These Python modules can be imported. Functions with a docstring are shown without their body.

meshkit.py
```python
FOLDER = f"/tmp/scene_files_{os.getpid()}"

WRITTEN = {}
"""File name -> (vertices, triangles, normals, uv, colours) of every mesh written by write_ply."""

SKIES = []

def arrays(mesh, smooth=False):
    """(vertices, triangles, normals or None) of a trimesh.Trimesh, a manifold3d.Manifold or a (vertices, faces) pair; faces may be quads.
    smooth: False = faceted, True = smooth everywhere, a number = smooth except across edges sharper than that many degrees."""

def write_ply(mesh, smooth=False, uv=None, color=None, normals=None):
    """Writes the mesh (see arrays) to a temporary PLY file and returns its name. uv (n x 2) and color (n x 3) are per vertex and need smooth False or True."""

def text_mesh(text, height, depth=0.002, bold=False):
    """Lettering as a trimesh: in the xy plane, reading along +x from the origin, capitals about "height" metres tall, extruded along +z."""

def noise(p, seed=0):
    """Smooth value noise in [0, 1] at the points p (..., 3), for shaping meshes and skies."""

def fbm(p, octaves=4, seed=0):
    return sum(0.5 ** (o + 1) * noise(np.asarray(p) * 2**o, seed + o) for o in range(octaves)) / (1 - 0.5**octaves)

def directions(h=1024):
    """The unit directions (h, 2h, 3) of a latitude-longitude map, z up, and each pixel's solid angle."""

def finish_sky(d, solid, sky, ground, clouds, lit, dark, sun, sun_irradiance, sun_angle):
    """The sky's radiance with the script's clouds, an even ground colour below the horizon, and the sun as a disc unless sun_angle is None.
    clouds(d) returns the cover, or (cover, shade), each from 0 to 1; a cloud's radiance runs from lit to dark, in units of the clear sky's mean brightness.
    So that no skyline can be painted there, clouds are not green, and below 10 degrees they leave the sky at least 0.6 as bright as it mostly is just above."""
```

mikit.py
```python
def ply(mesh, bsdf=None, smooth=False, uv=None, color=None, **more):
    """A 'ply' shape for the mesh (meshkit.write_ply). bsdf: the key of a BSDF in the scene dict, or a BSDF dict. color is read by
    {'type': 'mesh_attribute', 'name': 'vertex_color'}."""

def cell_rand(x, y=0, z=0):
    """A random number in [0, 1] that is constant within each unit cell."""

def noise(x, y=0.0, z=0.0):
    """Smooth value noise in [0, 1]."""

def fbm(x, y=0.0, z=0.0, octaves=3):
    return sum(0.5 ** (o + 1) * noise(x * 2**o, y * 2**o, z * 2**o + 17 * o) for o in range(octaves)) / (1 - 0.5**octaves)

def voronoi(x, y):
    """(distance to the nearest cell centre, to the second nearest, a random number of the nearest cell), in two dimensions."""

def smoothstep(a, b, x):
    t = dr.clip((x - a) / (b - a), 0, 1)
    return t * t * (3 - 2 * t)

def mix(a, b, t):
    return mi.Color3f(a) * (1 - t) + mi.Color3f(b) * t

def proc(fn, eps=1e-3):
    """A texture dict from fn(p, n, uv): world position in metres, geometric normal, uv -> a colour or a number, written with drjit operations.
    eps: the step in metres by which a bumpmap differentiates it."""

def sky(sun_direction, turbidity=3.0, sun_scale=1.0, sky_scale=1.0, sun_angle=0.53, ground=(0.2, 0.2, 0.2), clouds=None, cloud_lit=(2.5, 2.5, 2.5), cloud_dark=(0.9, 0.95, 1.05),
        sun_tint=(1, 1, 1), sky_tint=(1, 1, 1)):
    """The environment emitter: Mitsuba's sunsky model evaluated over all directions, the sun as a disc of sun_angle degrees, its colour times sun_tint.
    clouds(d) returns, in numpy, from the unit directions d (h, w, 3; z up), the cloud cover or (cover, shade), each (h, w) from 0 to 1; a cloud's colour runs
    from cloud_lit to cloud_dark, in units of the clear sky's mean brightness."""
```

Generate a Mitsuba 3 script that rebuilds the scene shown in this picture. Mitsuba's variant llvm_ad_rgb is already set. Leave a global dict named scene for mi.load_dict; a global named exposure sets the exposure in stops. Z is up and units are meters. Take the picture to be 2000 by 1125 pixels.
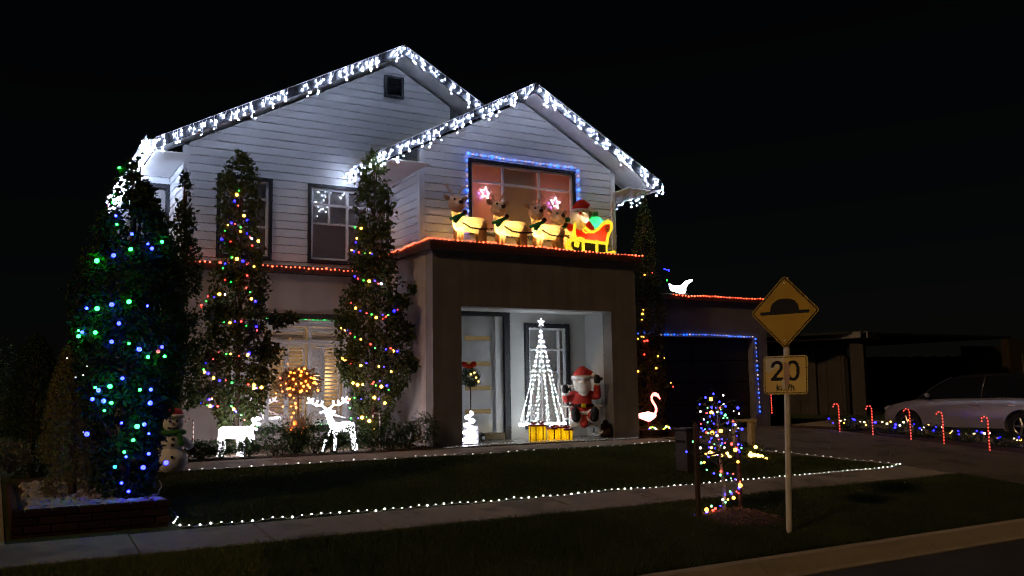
import math, random
import numpy as np
import trimesh
import mitsuba as mi
import drjit as dr
import manifold3d as m3
from shapely.geometry import Polygon, box as sbox, LineString, Point
from shapely import affinity
from shapely.ops import unary_union
import mikit, meshkit

T = mi.ScalarTransform4f
scene, labels = {}, {}

# ---------------------------------------------------------------- camera, sky, exposure
exposure = 3.0
LV = 2.0 ** exposure
EYE = np.array([-6.80, -14.44, 1.04])
YAW, PITCH, ROLL = math.radians(30.31), math.radians(6.37), math.radians(0.86)
FWD = np.array([math.sin(YAW) * math.cos(PITCH), math.cos(YAW) * math.cos(PITCH), math.sin(PITCH)])
RIGHT0 = np.array([math.cos(YAW), -math.sin(YAW), 0.0])
DOWN0 = np.cross(FWD, RIGHT0)
DOWN = -math.sin(ROLL) * RIGHT0 + math.cos(ROLL) * DOWN0
scene['camera'] = {'type': 'perspective', 'fov': 59.49, 'fov_axis': 'x', 'near_clip': 0.05, 'far_clip': 900.0,
                   'to_world': T().look_at(origin=EYE.tolist(), target=(EYE + FWD).tolist(), up=(-DOWN).tolist())}
# night: the sky is almost black; the weak warm light from the left of the street is the low, dim "sun"
SUN_DIR = (-0.80, -0.32, 0.51)
scene['sky'] = {**mikit.sky(SUN_DIR, turbidity=3.0, sun_scale=0.040, sky_scale=0.0020, sun_angle=4.0,
                            sun_tint=(1.0, 0.78, 0.56), sky_tint=(1.0, 0.78, 0.60)), 'sampling_weight': 8.0}

# ---------------------------------------------------------------- bookkeeping
COUNT = {}


def uniq(base):
    n = COUNT.get(base, -1) + 1
    COUNT[base] = n
    return base if n == 0 else '%s_%03d' % (base, n)


def thing(name, label, cat, group=None, kind=None):
    k = uniq(name)
    labels[k] = {'label': label, 'category': cat}
    if group:
        labels[k]['group'] = group
    if kind:
        labels[k]['kind'] = kind
    return k


def put(name, mesh, mat, parent=None, smooth=False, emit=None, label=None, cat=None, group=None, kind=None, weight=None):
    """one entry of the scene; emit = display-level radiance (r, g, b)"""
    k = uniq(name if parent is None else parent + '__' + name)
    d = mikit.ply(mesh, mat, smooth=smooth)
    if emit is not None:
        rad = [float(c) / LV for c in emit]
        if weight is None:
            v, f, _ = meshkit.arrays(mesh)
            a = 0.5 * np.linalg.norm(np.cross(v[f[:, 1]] - v[f[:, 0]], v[f[:, 2]] - v[f[:, 0]]), axis=1).sum()
            weight = float(np.clip(1.6 * math.sqrt(a * np.mean(emit)), 0.12, 16.0))
        d['emitter'] = {'type': 'area', 'radiance': {'type': 'rgb', 'value': rad}, 'sampling_weight': float(weight)}
    scene[k] = d
    e = {}
    for a, b in (('label', label), ('category', cat), ('group', group), ('kind', kind)):
        if b:
            e[a] = b
    if e:
        labels[k] = e
    return k


def struct(name, mesh, mat, parent=None, smooth=False):
    return put(name, mesh, mat, parent, smooth, kind='structure' if parent is None else None)


# ---------------------------------------------------------------- mesh helpers
def cat(*ms):
    ms = [m for m in ms if m is not None]
    return trimesh.util.concatenate(ms) if len(ms) > 1 else ms[0]


def box(x0, x1, y0, y1, z0, z1, c=0.0):
    """axis-aligned box, chamfered by c"""
    if c <= 0:
        m = trimesh.creation.box((x1 - x0, y1 - y0, z1 - z0))
        m.apply_translation(((x0 + x1) / 2, (y0 + y1) / 2, (z0 + z1) / 2))
        return m
    pts = []
    for sx, (xa, xb) in ((0, (x0, x0 + c)), (1, (x1, x1 - c))):
        for sy, (ya, yb) in ((0, (y0, y0 + c)), (1, (y1, y1 - c))):
            for sz, (za, zb) in ((0, (z0, z0 + c)), (1, (z1, z1 - c))):
                pts += [(xa, yb, zb), (xb, ya, zb), (xb, yb, za)]
    return trimesh.convex.convex_hull(np.array(pts))


def tube(pts, r, n=8, cap=True):
    p = np.asarray(pts, float)
    r = np.broadcast_to(np.asarray(r, float), (len(p),))
    t = np.gradient(p, axis=0)
    t /= np.linalg.norm(t, axis=1, keepdims=True) + 1e-12
    ref = np.array([0, 0, 1.0]) if abs(t[:, 2]).mean() < 0.8 else np.array([1.0, 0, 0])
    a = np.cross(t, ref)
    a /= np.linalg.norm(a, axis=1, keepdims=True) + 1e-12
    b = np.cross(t, a)
    ang = np.arange(n) * 2 * math.pi / n
    v = p[:, None] + r[:, None, None] * (np.cos(ang)[None, :, None] * a[:, None] + np.sin(ang)[None, :, None] * b[:, None])
    v = v.reshape(-1, 3)
    f = []
    for i in range(len(p) - 1):
        for j in range(n):
            q0, q1, q2, q3 = i * n + j, i * n + (j + 1) % n, (i + 1) * n + (j + 1) % n, (i + 1) * n + j
            f += [(q0, q2, q1), (q0, q3, q2)]
    if cap:
        v = np.vstack([v, p[0], p[-1]])
        for j in range(n):
            f += [(len(v) - 2, j, (j + 1) % n), (len(v) - 1, (len(p) - 1) * n + (j + 1) % n, (len(p) - 1) * n + j)]
    m = trimesh.Trimesh(v, np.array(f), process=False)
    if m.volume < 0:
        m.invert()
    return m


def rod(p0, p1, r0, r1=None, n=8):
    return tube([p0, p1], [r0, r0 if r1 is None else r1], n)


def ball(c, r, s=(1, 1, 1), sub=2):
    m = trimesh.creation.icosphere(subdivisions=sub, radius=1.0)
    m.apply_scale(np.array(s, float) * r)
    m.apply_translation(c)
    return m


def spin(prof, c=(0, 0, 0), n=24):
    """lathe: prof = [(r, z)]"""
    m = trimesh.creation.revolve(np.array(prof, float), sections=n)
    if m.volume < 0:
        m.invert()
    m.apply_translation(c)
    return m


def ext(poly, depth, axis='y', at=0.0):
    """polygon in (x, z), extruded along +y from y = at"""
    gs = list(getattr(poly, 'geoms', [poly]))
    out = []
    for g in gs:
        if g.is_empty or g.area < 1e-7:
            continue
        m = trimesh.creation.extrude_polygon(g, depth, engine='earcut')
        v = m.vertices.copy()
        m.vertices = np.column_stack([v[:, 0], at + depth - v[:, 2], v[:, 1]])
        if m.volume < 0:
            m.invert()
        out.append(m)
    return cat(*out)


_SPH = {}


def hullballs(chain):
    """manifold hull of spheres [(centre, r), ...]"""
    pts = []
    base = trimesh.creation.icosphere(subdivisions=1).vertices
    for c, r in chain:
        pts.append(base * r + np.asarray(c, float))
    return m3.Manifold.hull_points(np.vstack(pts).astype(np.float32))


def body(bones, edge=0.03, smooth=8):
    """union of hulls of sphere pairs, refined and smoothed to one continuous skin"""
    u = None
    for ch in bones:
        h = hullballs(ch)
        u = h if u is None else u + h
    u = u.refine_to_length(edge)
    mm = u.to_mesh()
    m = trimesh.Trimesh(mm.vert_properties[:, :3], mm.tri_verts, process=True)
    trimesh.smoothing.filter_taubin(m, lamb=0.5, nu=0.52, iterations=smooth)
    return m


def place(m, loc, rz=0.0, s=1.0):
    m = m.copy()
    if s != 1.0:
        m.apply_scale(s)
    if rz:
        m.apply_transform(trimesh.transformations.rotation_matrix(rz, [0, 0, 1]))
    m.apply_translation(loc)
    return m


BULB = trimesh.creation.icosphere(subdivisions=1, radius=1.0)
BULB0 = trimesh.creation.icosahedron()


def scatter(template, pts, r):
    """copies of a template at points, one mesh"""
    pts = np.asarray(pts, float).reshape(-1, 3)
    r = np.broadcast_to(np.asarray(r, float), (len(pts),))
    v = (template.vertices[None] * r[:, None, None] + pts[:, None]).reshape(-1, 3)
    f = (template.faces[None] + (np.arange(len(pts)) * len(template.vertices))[:, None, None]).reshape(-1, 3)
    return trimesh.Trimesh(v, f, process=False)


def ground_z(x, y):
    """the block falls gently from the house to the kerb"""
    y = np.asarray(y, float)
    return np.where(y < -0.8, 0.08 * (y + 0.8), 0.0)


# ---------------------------------------------------------------- materials
def mat(name, d, two=True):
    scene[name] = {'type': 'twosided', 'bsdf': d} if two else d
    return name


def rgb(*c):
    return {'type': 'rgb', 'value': list(c)}


def P(name, c, rough=0.6, spec=0.4, metal=0.0, two=True, **k):
    base = rgb(*c) if isinstance(c, (tuple, list)) else c
    return mat(name, {'type': 'principled', 'base_color': base, 'roughness': rough, 'specular': spec, 'metallic': metal, **k}, two)


def bump(name, c, fn, h, rough=0.8, spec=0.3, eps=2e-3):
    base = rgb(*c) if isinstance(c, (tuple, list)) else c
    scene[name] = {'type': 'twosided', 'bsdf': {'type': 'bumpmap', 'scale': h, 'arbitrary': mikit.proc(fn, eps),
                   'nested': {'type': 'principled', 'base_color': base, 'roughness': rough, 'specular': spec}}}
    return name


N, FB, MIX, SS = mikit.noise, mikit.fbm, mikit.mix, mikit.smoothstep


def f_board(p, n, uv):
    a = FB(p.x * 1.3, p.y * 1.3, p.z * 6.0)
    b = N(p.x * 0.7, p.y * 0.7, p.z * 0.5)
    return MIX((0.62, 0.63, 0.65), (0.74, 0.745, 0.75), a) * (0.9 + 0.12 * b)


def f_render(p, n, uv):
    a = FB(p.x * 3, p.y * 3, p.z * 3)
    streak = FB(p.x * 9, p.y * 9, p.z * 0.7)
    return MIX((0.32, 0.285, 0.275), (0.58, 0.52, 0.50), 0.5 * a + 0.5 * streak)


def f_dark_render(p, n, uv):
    a = FB(p.x * 3, p.y * 3, p.z * 3)
    streak = FB(p.x * 9, p.y * 9, p.z * 0.7)
    return MIX((0.135, 0.13, 0.13), (0.275, 0.265, 0.265), 0.5 * a + 0.5 * streak)


def f_grit(p, n, uv):
    return FB(p.x * 90, p.y * 90, p.z * 90)


def f_conc(p, n, uv):
    a = FB(p.x * 1.1, p.y * 1.1, 3.0)
    b = FB(p.x * 14, p.y * 14, 1.0)
    st = SS(0.55, 0.75, FB(p.x * 2.3 + 7, p.y * 2.3, 9.0))
    return MIX((0.19, 0.165, 0.13), (0.32, 0.28, 0.225), 0.55 * a + 0.45 * b) * (1 - 0.3 * st)


def f_kerb(p, n, uv):
    a = FB(p.x * 1.7, p.y * 1.7, p.z * 3)
    b = FB(p.x * 20, p.y * 20, p.z * 20)
    return MIX((0.27, 0.225, 0.16), (0.42, 0.36, 0.26), 0.5 * a + 0.5 * b)


def f_asphalt(p, n, uv):
    b = N(p.x * 120, p.y * 120, 0.5)
    a = FB(p.x * 2, p.y * 2, 4.0)
    return MIX((0.030, 0.029, 0.030), (0.085, 0.08, 0.078), SS(0.3, 0.9, b) * 0.6 + 0.4 * a)


def f_soil(p, n, uv):
    a = FB(p.x * 25, p.y * 25, p.z * 25)
    return MIX((0.03, 0.02, 0.013), (0.10, 0.066, 0.042), a)


def f_turf(p, n, uv):
    a = FB(p.x * 1.4, p.y * 1.4, 0.3)
    b = FB(p.x * 30, p.y * 30, 2.0)
    return MIX((0.026, 0.035, 0.014), (0.062, 0.08, 0.034), 0.5 * a + 0.5 * b)


def f_door(p, n, uv):
    return MIX((0.60, 0.62, 0.63), (0.68, 0.70, 0.70), FB(p.x * 2, p.y * 2, p.z * 2))


P('board_paint', (0.70, 0.705, 0.715), 0.55, 0.35)
bump('render_wall', mikit.proc(f_render), f_grit, 0.0016, 0.85)
bump('render_dark', mikit.proc(f_dark_render), f_grit, 0.0016, 0.85)
bump('porch_render', (0.50, 0.50, 0.49), f_grit, 0.0014, 0.8)
bump('concrete', mikit.proc(f_conc), f_grit, 0.0016, 0.85)
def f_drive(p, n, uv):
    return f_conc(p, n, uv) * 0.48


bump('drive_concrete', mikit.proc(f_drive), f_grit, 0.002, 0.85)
bump('kerb_concrete', mikit.proc(f_kerb), f_grit, 0.003, 0.85)
bump('asphalt', mikit.proc(f_asphalt), f_grit, 0.006, 0.8)
bump('soil', mikit.proc(f_soil), f_grit, 0.012, 0.9)
bump('turf', mikit.proc(f_turf), f_grit, 0.01, 0.9)
P('white_paint', (0.74, 0.75, 0.77), 0.4, 0.5)
P('lap_shade', (0.13, 0.13, 0.135), 0.9, 0.2)  # dark backing puts the lap shadow lines into the colour between weatherboards
P('soffit_paint', (0.82, 0.82, 0.82), 0.6, 0.4)
P('dark_trim', (0.022, 0.024, 0.03), 0.45, 0.5)
P('dark_cap', (0.05, 0.042, 0.04), 0.5, 0.5)
P('roof_tile', (0.012, 0.012, 0.013), 0.6, 0.4)
P('black_rubber', (0.012, 0.012, 0.012), 0.7, 0.3)
P('wire_green', (0.012, 0.03, 0.014), 0.5, 0.5)
P('wire_white', (0.5, 0.5, 0.52), 0.4, 0.5)
P('wire_black', (0.012, 0.012, 0.012), 0.5, 0.5)
P('bulb_glass', (0.6, 0.6, 0.6), 0.2, 0.5, two=False)
P('door_paint', mikit.proc(f_door), 0.16, 0.6, clearcoat=0.6, clearcoat_gloss=0.9)
P('porch_tile', (0.13, 0.125, 0.12), 0.18, 0.6)
P('chrome', (0.75, 0.75, 0.75), 0.15, 0.5, 1.0)
P('galv', (0.78, 0.74, 0.64), 0.5, 0.5, 0.0)
P('bark', (0.09, 0.065, 0.045), 0.9, 0.2)
P('pale_bark', (0.30, 0.26, 0.21), 0.9, 0.2)
P('stake_wood', (0.085, 0.06, 0.04), 0.85, 0.2)
P('blind_white', (0.34, 0.33, 0.33), 0.7, 0.3)
P('room_wall', (0.5, 0.45, 0.38), 0.9, 0.2)
P('room_dark', (0.10, 0.095, 0.09), 0.9, 0.2)
scene['pane_glass'] = {'type': 'thindielectric', 'int_ior': 1.5}


def leafmat(name, c, dt=0.5, rough=0.5):
    scene[name] = {'type': 'principledthin', 'base_color': rgb(*c), 'roughness': rough, 'diff_trans': dt, 'eta': 1.35}
    return name


def f_leaf(p, n, uv):
    return MIX((0.05, 0.07, 0.025), (0.12, 0.145, 0.055), N(p.x * 17, p.y * 17, p.z * 17))


def f_leaf2(p, n, uv):
    return MIX((0.028, 0.05, 0.022), (0.065, 0.095, 0.04), N(p.x * 13, p.y * 13, p.z * 13))


scene['pear_leaf'] = {'type': 'principledthin', 'base_color': mikit.proc(f_leaf), 'roughness': 0.45, 'diff_trans': 0.55, 'eta': 1.4}
scene['dark_leaf'] = {'type': 'principledthin', 'base_color': mikit.proc(f_leaf2), 'roughness': 0.5, 'diff_trans': 0.45, 'eta': 1.4}
leafmat('conifer_leaf', (0.22, 0.19, 0.06), 0.3, 0.7)
leafmat('straw_leaf', (0.20, 0.17, 0.10), 0.6, 0.6)


def f_grass(p, n, uv):
    patch = SS(0.35, 0.75, FB(p.x * 0.9, p.y * 0.9, 1.5))
    fine_ = N(p.x * 60, p.y * 60, 0.0)
    return MIX((0.040, 0.062, 0.024), (0.125, 0.145, 0.062), 0.45 * patch + 0.55 * fine_)


scene['grass_blade'] = {'type': 'principledthin', 'base_color': mikit.proc(f_grass), 'roughness': 0.6, 'diff_trans': 0.6, 'eta': 1.35}
leafmat('grass_blade_pale', (0.15, 0.155, 0.045), 0.6, 0.6)


def fabric(name, c, dt=1.0):
    scene[name] = {'type': 'principledthin', 'base_color': rgb(*c), 'roughness': 0.7, 'diff_trans': dt, 'eta': 1.2}
    return name


fabric('fab_cream', (0.80, 0.66, 0.42))
fabric('fab_tan', (0.54, 0.39, 0.27), 0.9)
fabric('fab_head', (0.70, 0.54, 0.40), 0.9)
fabric('fab_white', (0.86, 0.84, 0.80), 0.9)
fabric('fab_red', (0.62, 0.06, 0.04), 0.9)
fabric('fab_yellow', (0.92, 0.80, 0.08), 0.9)
fabric('fab_green', (0.03, 0.42, 0.16), 1.0)
fabric('fab_green_pale', (0.25, 0.85, 0.60), 1.0)
P('fab_scarf', (0.02, 0.16, 0.06), 0.8, 0.2)
P('fab_black', (0.012, 0.012, 0.013), 0.7, 0.3)
P('fab_brown', (0.06, 0.032, 0.022), 0.8, 0.2)
P('skin_pink', (0.72, 0.55, 0.48), 0.7, 0.3)
P('cloth_white', (0.82, 0.81, 0.80), 0.8, 0.2)
P('cloth_red', (0.56, 0.055, 0.05), 0.75, 0.3)
P('cloth_green', (0.06, 0.22, 0.06), 0.8, 0.2)


# ---------------------------------------------------------------- ground, road, paths
def sheet(xs, ys, zs):
    """strip sheet: zs per y"""
    v = [(x, y, z) for y, z in zip(ys, zs) for x in xs]
    n = len(xs)
    f = []
    for j in range(len(ys) - 1):
        for i in range(n - 1):
            a, b, c, d = j * n + i, j * n + i + 1, (j + 1) * n + i + 1, (j + 1) * n + i
            f += [(a, b, c), (a, c, d)]
    m = trimesh.Trimesh(np.array(v, float), np.array(f), process=False)
    if m.face_normals[0][2] < 0:
        m.invert()
    return m


def slab_poly(poly, thick, lift, x_grid=None):
    """a flat slab that follows the fall of the ground: polygon in (x, y)"""
    m = trimesh.creation.extrude_polygon(poly, thick, engine='earcut')
    v = m.vertices.copy()
    v[:, 2] += ground_z(v[:, 0], v[:, 1]) + lift - thick
    m.vertices = v
    return m


struct('ground', sheet([-320, -40, -8, 0, 12, 40, 320], [-8.20, -0.8, 14, 420], [-0.592, 0, 0.0, 0.0]), 'turf')
struct('road', sheet([-320, -20, 0, 20, 320], [-420, -16.2, -8.40], [-0.70, -0.66, -0.715]), 'asphalt')
kerb = 'kerb'
labels[kerb] = {'kind': 'structure'}
kprof = Polygon([(-8.12, -0.80), (-8.12, -0.578), (-8.15, -0.570), (-8.23, -0.582), (-8.33, -0.640), (-8.40, -0.690), (-8.45, -0.704), (-8.45, -0.80)])
for i in range(-9, 10):
    x0, x1 = i * 2.4 - 0.6, (i + 1) * 2.4 - 0.6
    m = trimesh.creation.extrude_polygon(kprof, x1 - x0 - 0.012, engine='earcut')
    v = m.vertices
    m.vertices = np.column_stack([x0 + v[:, 2], v[:, 0], v[:, 1]])
    m.fix_normals()
    put('kerb_segment', m, 'kerb_concrete', kerb)
fp = 'footpath'
labels[fp] = {'kind': 'structure'}
for i in range(-9, 11):
    x0 = -5.55 + i * 1.2
    x1 = x0 + 1.185
    put('slab', slab_poly(sbox(x0, -5.72, x1, -4.88), 0.09, 0.016 + 0.003 * ((i * 7) % 3 - 1)), 'concrete', fp)
drive = Polygon([(4.62, 1.44), (4.78, -0.8), (4.85, -2.3), (5.1, -3.0), (5.62, -3.8), (6.15, -4.86), (6.2, -5.74), (6.3, -8.11),
                 (10.3, -8.11), (9.65, -4.7), (9.55, -3.0), (9.35, -1.6), (9.25, -0.8), (9.8, 1.44)])
dk = 'driveway'
labels[dk] = {'kind': 'structure'}
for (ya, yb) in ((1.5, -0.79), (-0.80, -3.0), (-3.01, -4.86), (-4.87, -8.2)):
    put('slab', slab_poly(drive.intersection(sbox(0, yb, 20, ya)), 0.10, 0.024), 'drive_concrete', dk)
gp = 'garden_path'
labels[gp] = {'kind': 'structure'}
for i in range(8):
    x0 = -5.0 + i * 1.2
    yb = -1.34 if x0 < 0 else -1.18
    put('slab', sheet([x0, x0 + 1.19], [yb, -0.8, -0.42], [0.08 * (yb + 0.8) + 0.022, 0.022, 0.022]), 'concrete', gp)
struct('garden_bed_soil', sheet([-5.2, -0.02], [-0.40, 2.46], [0.03, 0.05]), 'soil')
struct('side_bed_soil', sheet([4.55, 6.4], [-0.35, 1.5], [0.03, 0.03]), 'soil')
struct('neighbour_bed_soil', cat(sheet([9.28, 10.6], [-0.8, 3.2], [0.012, 0.012]), sheet([9.62, 10.4], [-4.9, -0.8], [-0.30, 0.012])), 'soil')

# ---------------------------------------------------------------- house
house = thing('house', 'two storey white weatherboard house with twin gables in icicle lights and dark rendered entry portico', 'house')
LX, RX, MY = -3.83, 4.77, 2.50           # main block
AX, AZ, SL = 0.28, 8.03, 0.54            # big gable: apex and slope
GX, GZ, GS, GY = 2.485, 7.12, 0.547, 0.95   # entry gable, wall plane GY
BY1, BY2 = 1.90, 0.38                    # barge planes
PITCH_B = 0.158
rngb = random.Random(4)


def boards(parent, poly, z0, z1, tr):
    """lapped weatherboards over a polygon in (u, z); tr maps (u, out, z) to world"""
    z = z0
    while z < z1:
        strip = poly.intersection(sbox(-50, z + 0.012, 50, z + PITCH_B))
        for g in getattr(strip, 'geoms', [strip]):
            if g.geom_type != 'Polygon' or g.area < 0.004:
                continue
            m = trimesh.creation.extrude_polygon(g, 1.0, engine='earcut')
            v = m.vertices.copy()
            t = (v[:, 1] - z) / PITCH_B
            out = np.where(v[:, 2] > 0.5, 0.030 - 0.010 * t + rngb.uniform(-0.001, 0.001), 0.0)
            m.vertices = tr(v[:, 0], out, v[:, 1])
            if m.volume < 0:
                m.invert()
            put('weatherboard', m, 'board_paint', parent)
        z += PITCH_B


front = lambda y: (lambda u, o, z: np.column_stack([u, y - o, z]))
leftside = lambda x: (lambda u, o, z: np.column_stack([x - o, u, z]))

# main gable wall
WL = [(-3.25, -2.22, 3.53, 5.11), (-1.52, 0.20, 3.53, 5.10)]      # upper windows (left one mostly behind a tree)
top = lambda x: AZ - 0.21 - SL * abs(x - AX)
mainpoly = Polygon([(LX, 3.30), (GX, 3.30), (RX, 3.30), (RX, top(RX)), (AX, top(AX)), (LX, top(LX))])
holes = unary_union([sbox(a, c, b, d) for a, b, c, d in WL])
VENT = (0.07, 0.50, 7.10, 7.56)
mainw = put('gable_wall', ext(mainpoly.difference(holes), 0.18, at=MY + 0.001), 'lap_shade', house)
boards(mainw, mainpoly.difference(unary_union([holes, sbox(VENT[0], VENT[2], VENT[1], VENT[3])])).intersection(sbox(LX + 0.07, 0, 1.6, 20)), 3.36, 8.0, front(MY))
put('corner_board', box(LX - 0.035, LX + 0.07, MY - 0.04, MY + 0.08, 3.36, top(LX) - 0.02, 0.006), 'white_paint', mainw)
# left return of the main block, and the wing behind it
sidew = put('side_wall', box(LX + 0.002, LX + 0.18, MY + 0.19, 10.0, -0.3, 5.33), 'lap_shade', house)
boards(sidew, sbox(MY + 0.08, 3.36, 3.93, 5.30), 3.36, 5.3, leftside(LX))
rearw = put('rear_wing_wall', box(-4.38, LX + 0.001, 3.94, 10.0, -0.3, 5.33), 'lap_shade', house)
boards(rearw, sbox(-4.40, 5.12, LX - 0.03, 5.30), 3.36, 5.3, front(3.94))
put('rear_window_frame', ext(sbox(-4.42, 3.45, LX - 0.03, 5.12).difference(sbox(-4.36, 3.52, LX - 0.10, 5.03)), 0.09, at=3.85), 'dark_trim', rearw)
put('rear_window_blind', box(-4.36, LX - 0.10, 3.925, 3.935, 3.52, 5.03), 'blind_white', rearw)

# gable vent with louvres
vent = put('gable_vent', ext(sbox(*[VENT[i] for i in (0, 2, 1, 3)]).difference(sbox(VENT[0] + .05, VENT[2] + .05, VENT[1] - .05, VENT[3] - .05)), 0.09, at=MY - 0.085), 'dark_trim', house)
for i in range(6):
    zz = VENT[2] + 0.075 + i * 0.062
    m = box(VENT[0] + 0.05, VENT[1] - 0.05, -0.004, 0.004, -0.038, 0.038)
    m.apply_transform(trimesh.transformations.rotation_matrix(math.radians(-48), [1, 0, 0]))
    m.apply_translation((0, MY - 0.045, zz))
    put('louvre', m, 'dark_trim', vent)

# entry gable wall above the portico
EL, ER = 0.20, 4.77
UW = (1.22, 3.76, 4.05, 5.57)
gtop = lambda x: GZ - 0.21 - GS * abs(x - GX)
entpoly = Polygon([(EL, 3.66), (ER, 3.66), (ER, gtop(ER)), (GX, gtop(GX)), (EL, gtop(EL))])
uwh = sbox(UW[0], UW[2], UW[1], UW[3])
entw = put('entry_gable_wall', ext(entpoly.difference(uwh), 0.16, at=GY + 0.001), 'lap_shade', house)
boards(entw, entpoly.difference(uwh).intersection(sbox(EL + 0.06, 0, ER - 0.06, 20)), 3.72, 7.0, front(GY))
for x in (EL, ER):
    put('corner_board', box(x - 0.035 if x == EL else x - 0.07, x + 0.07 if x == EL else x + 0.035, GY - 0.04, GY + 0.07, 3.72, gtop(EL) - 0.02, 0.006), 'white_paint', entw)
entside = put('entry_side_wall', box(EL + 0.002, EL + 0.16, GY + 0.18, MY + 0.0, 3.66, 5.33), 'lap_shade', house)
boards(entside, sbox(GY + 0.07, 3.72, MY - 0.03, 5.36), 3.72, 5.4, leftside(EL))
put('entry_side_wall', box(ER - 0.16, ER - 0.002, GY + 0.18, 10.0, 3.66, 5.33), 'board_paint', house)


# roofs: slab + tiles colour, raked soffit, dark barge board
def gable_roof(ax, az, s, xl, xr, y0, y1, tag_):
    t = 0.10
    rk = None
    for x_e, sg in ((xl, -1), (xr, 1)):
        ze = az - s * abs(x_e - ax)
        poly = Polygon([(ax, az), (x_e, ze), (x_e, ze - t), (ax, az - t)])
        k = put('roof', ext(poly, y1 - y0 - 0.03, at=y0 + 0.03), 'roof_tile', house)
        # tile courses stand proud on the top face
        n = 12
        for i in range(n):
            xa, xb = ax + (x_e - ax) * i / n, ax + (x_e - ax) * (i + 1) / n
            za, zb = az - s * abs(xa - ax), az - s * abs(xb - ax)
            put('tile_course', ext(Polygon([(xa, za + 0.004), (xb, zb + 0.004), (xb, zb + 0.04), (xa, za + 0.018)]), min(y1 - y0, 5.0), at=y0 + 0.02), 'roof_tile', k)
        put('soffit', ext(Polygon([(ax, az - t - 0.003), (x_e, ze - t - 0.003), (x_e, ze - t - 0.018), (ax, az - t - 0.018)]), 1.0 if tag_ == 'main' else 0.95, at=y0 + 0.031), 'soffit_paint', k)
        put('barge_board', ext(Polygon([(ax, az + 0.03), (x_e, ze + 0.03), (x_e, ze - 0.18), (ax, az - 0.18)]), 0.03, at=y0), 'dark_trim', k)
        rk = k
    return rk


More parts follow.
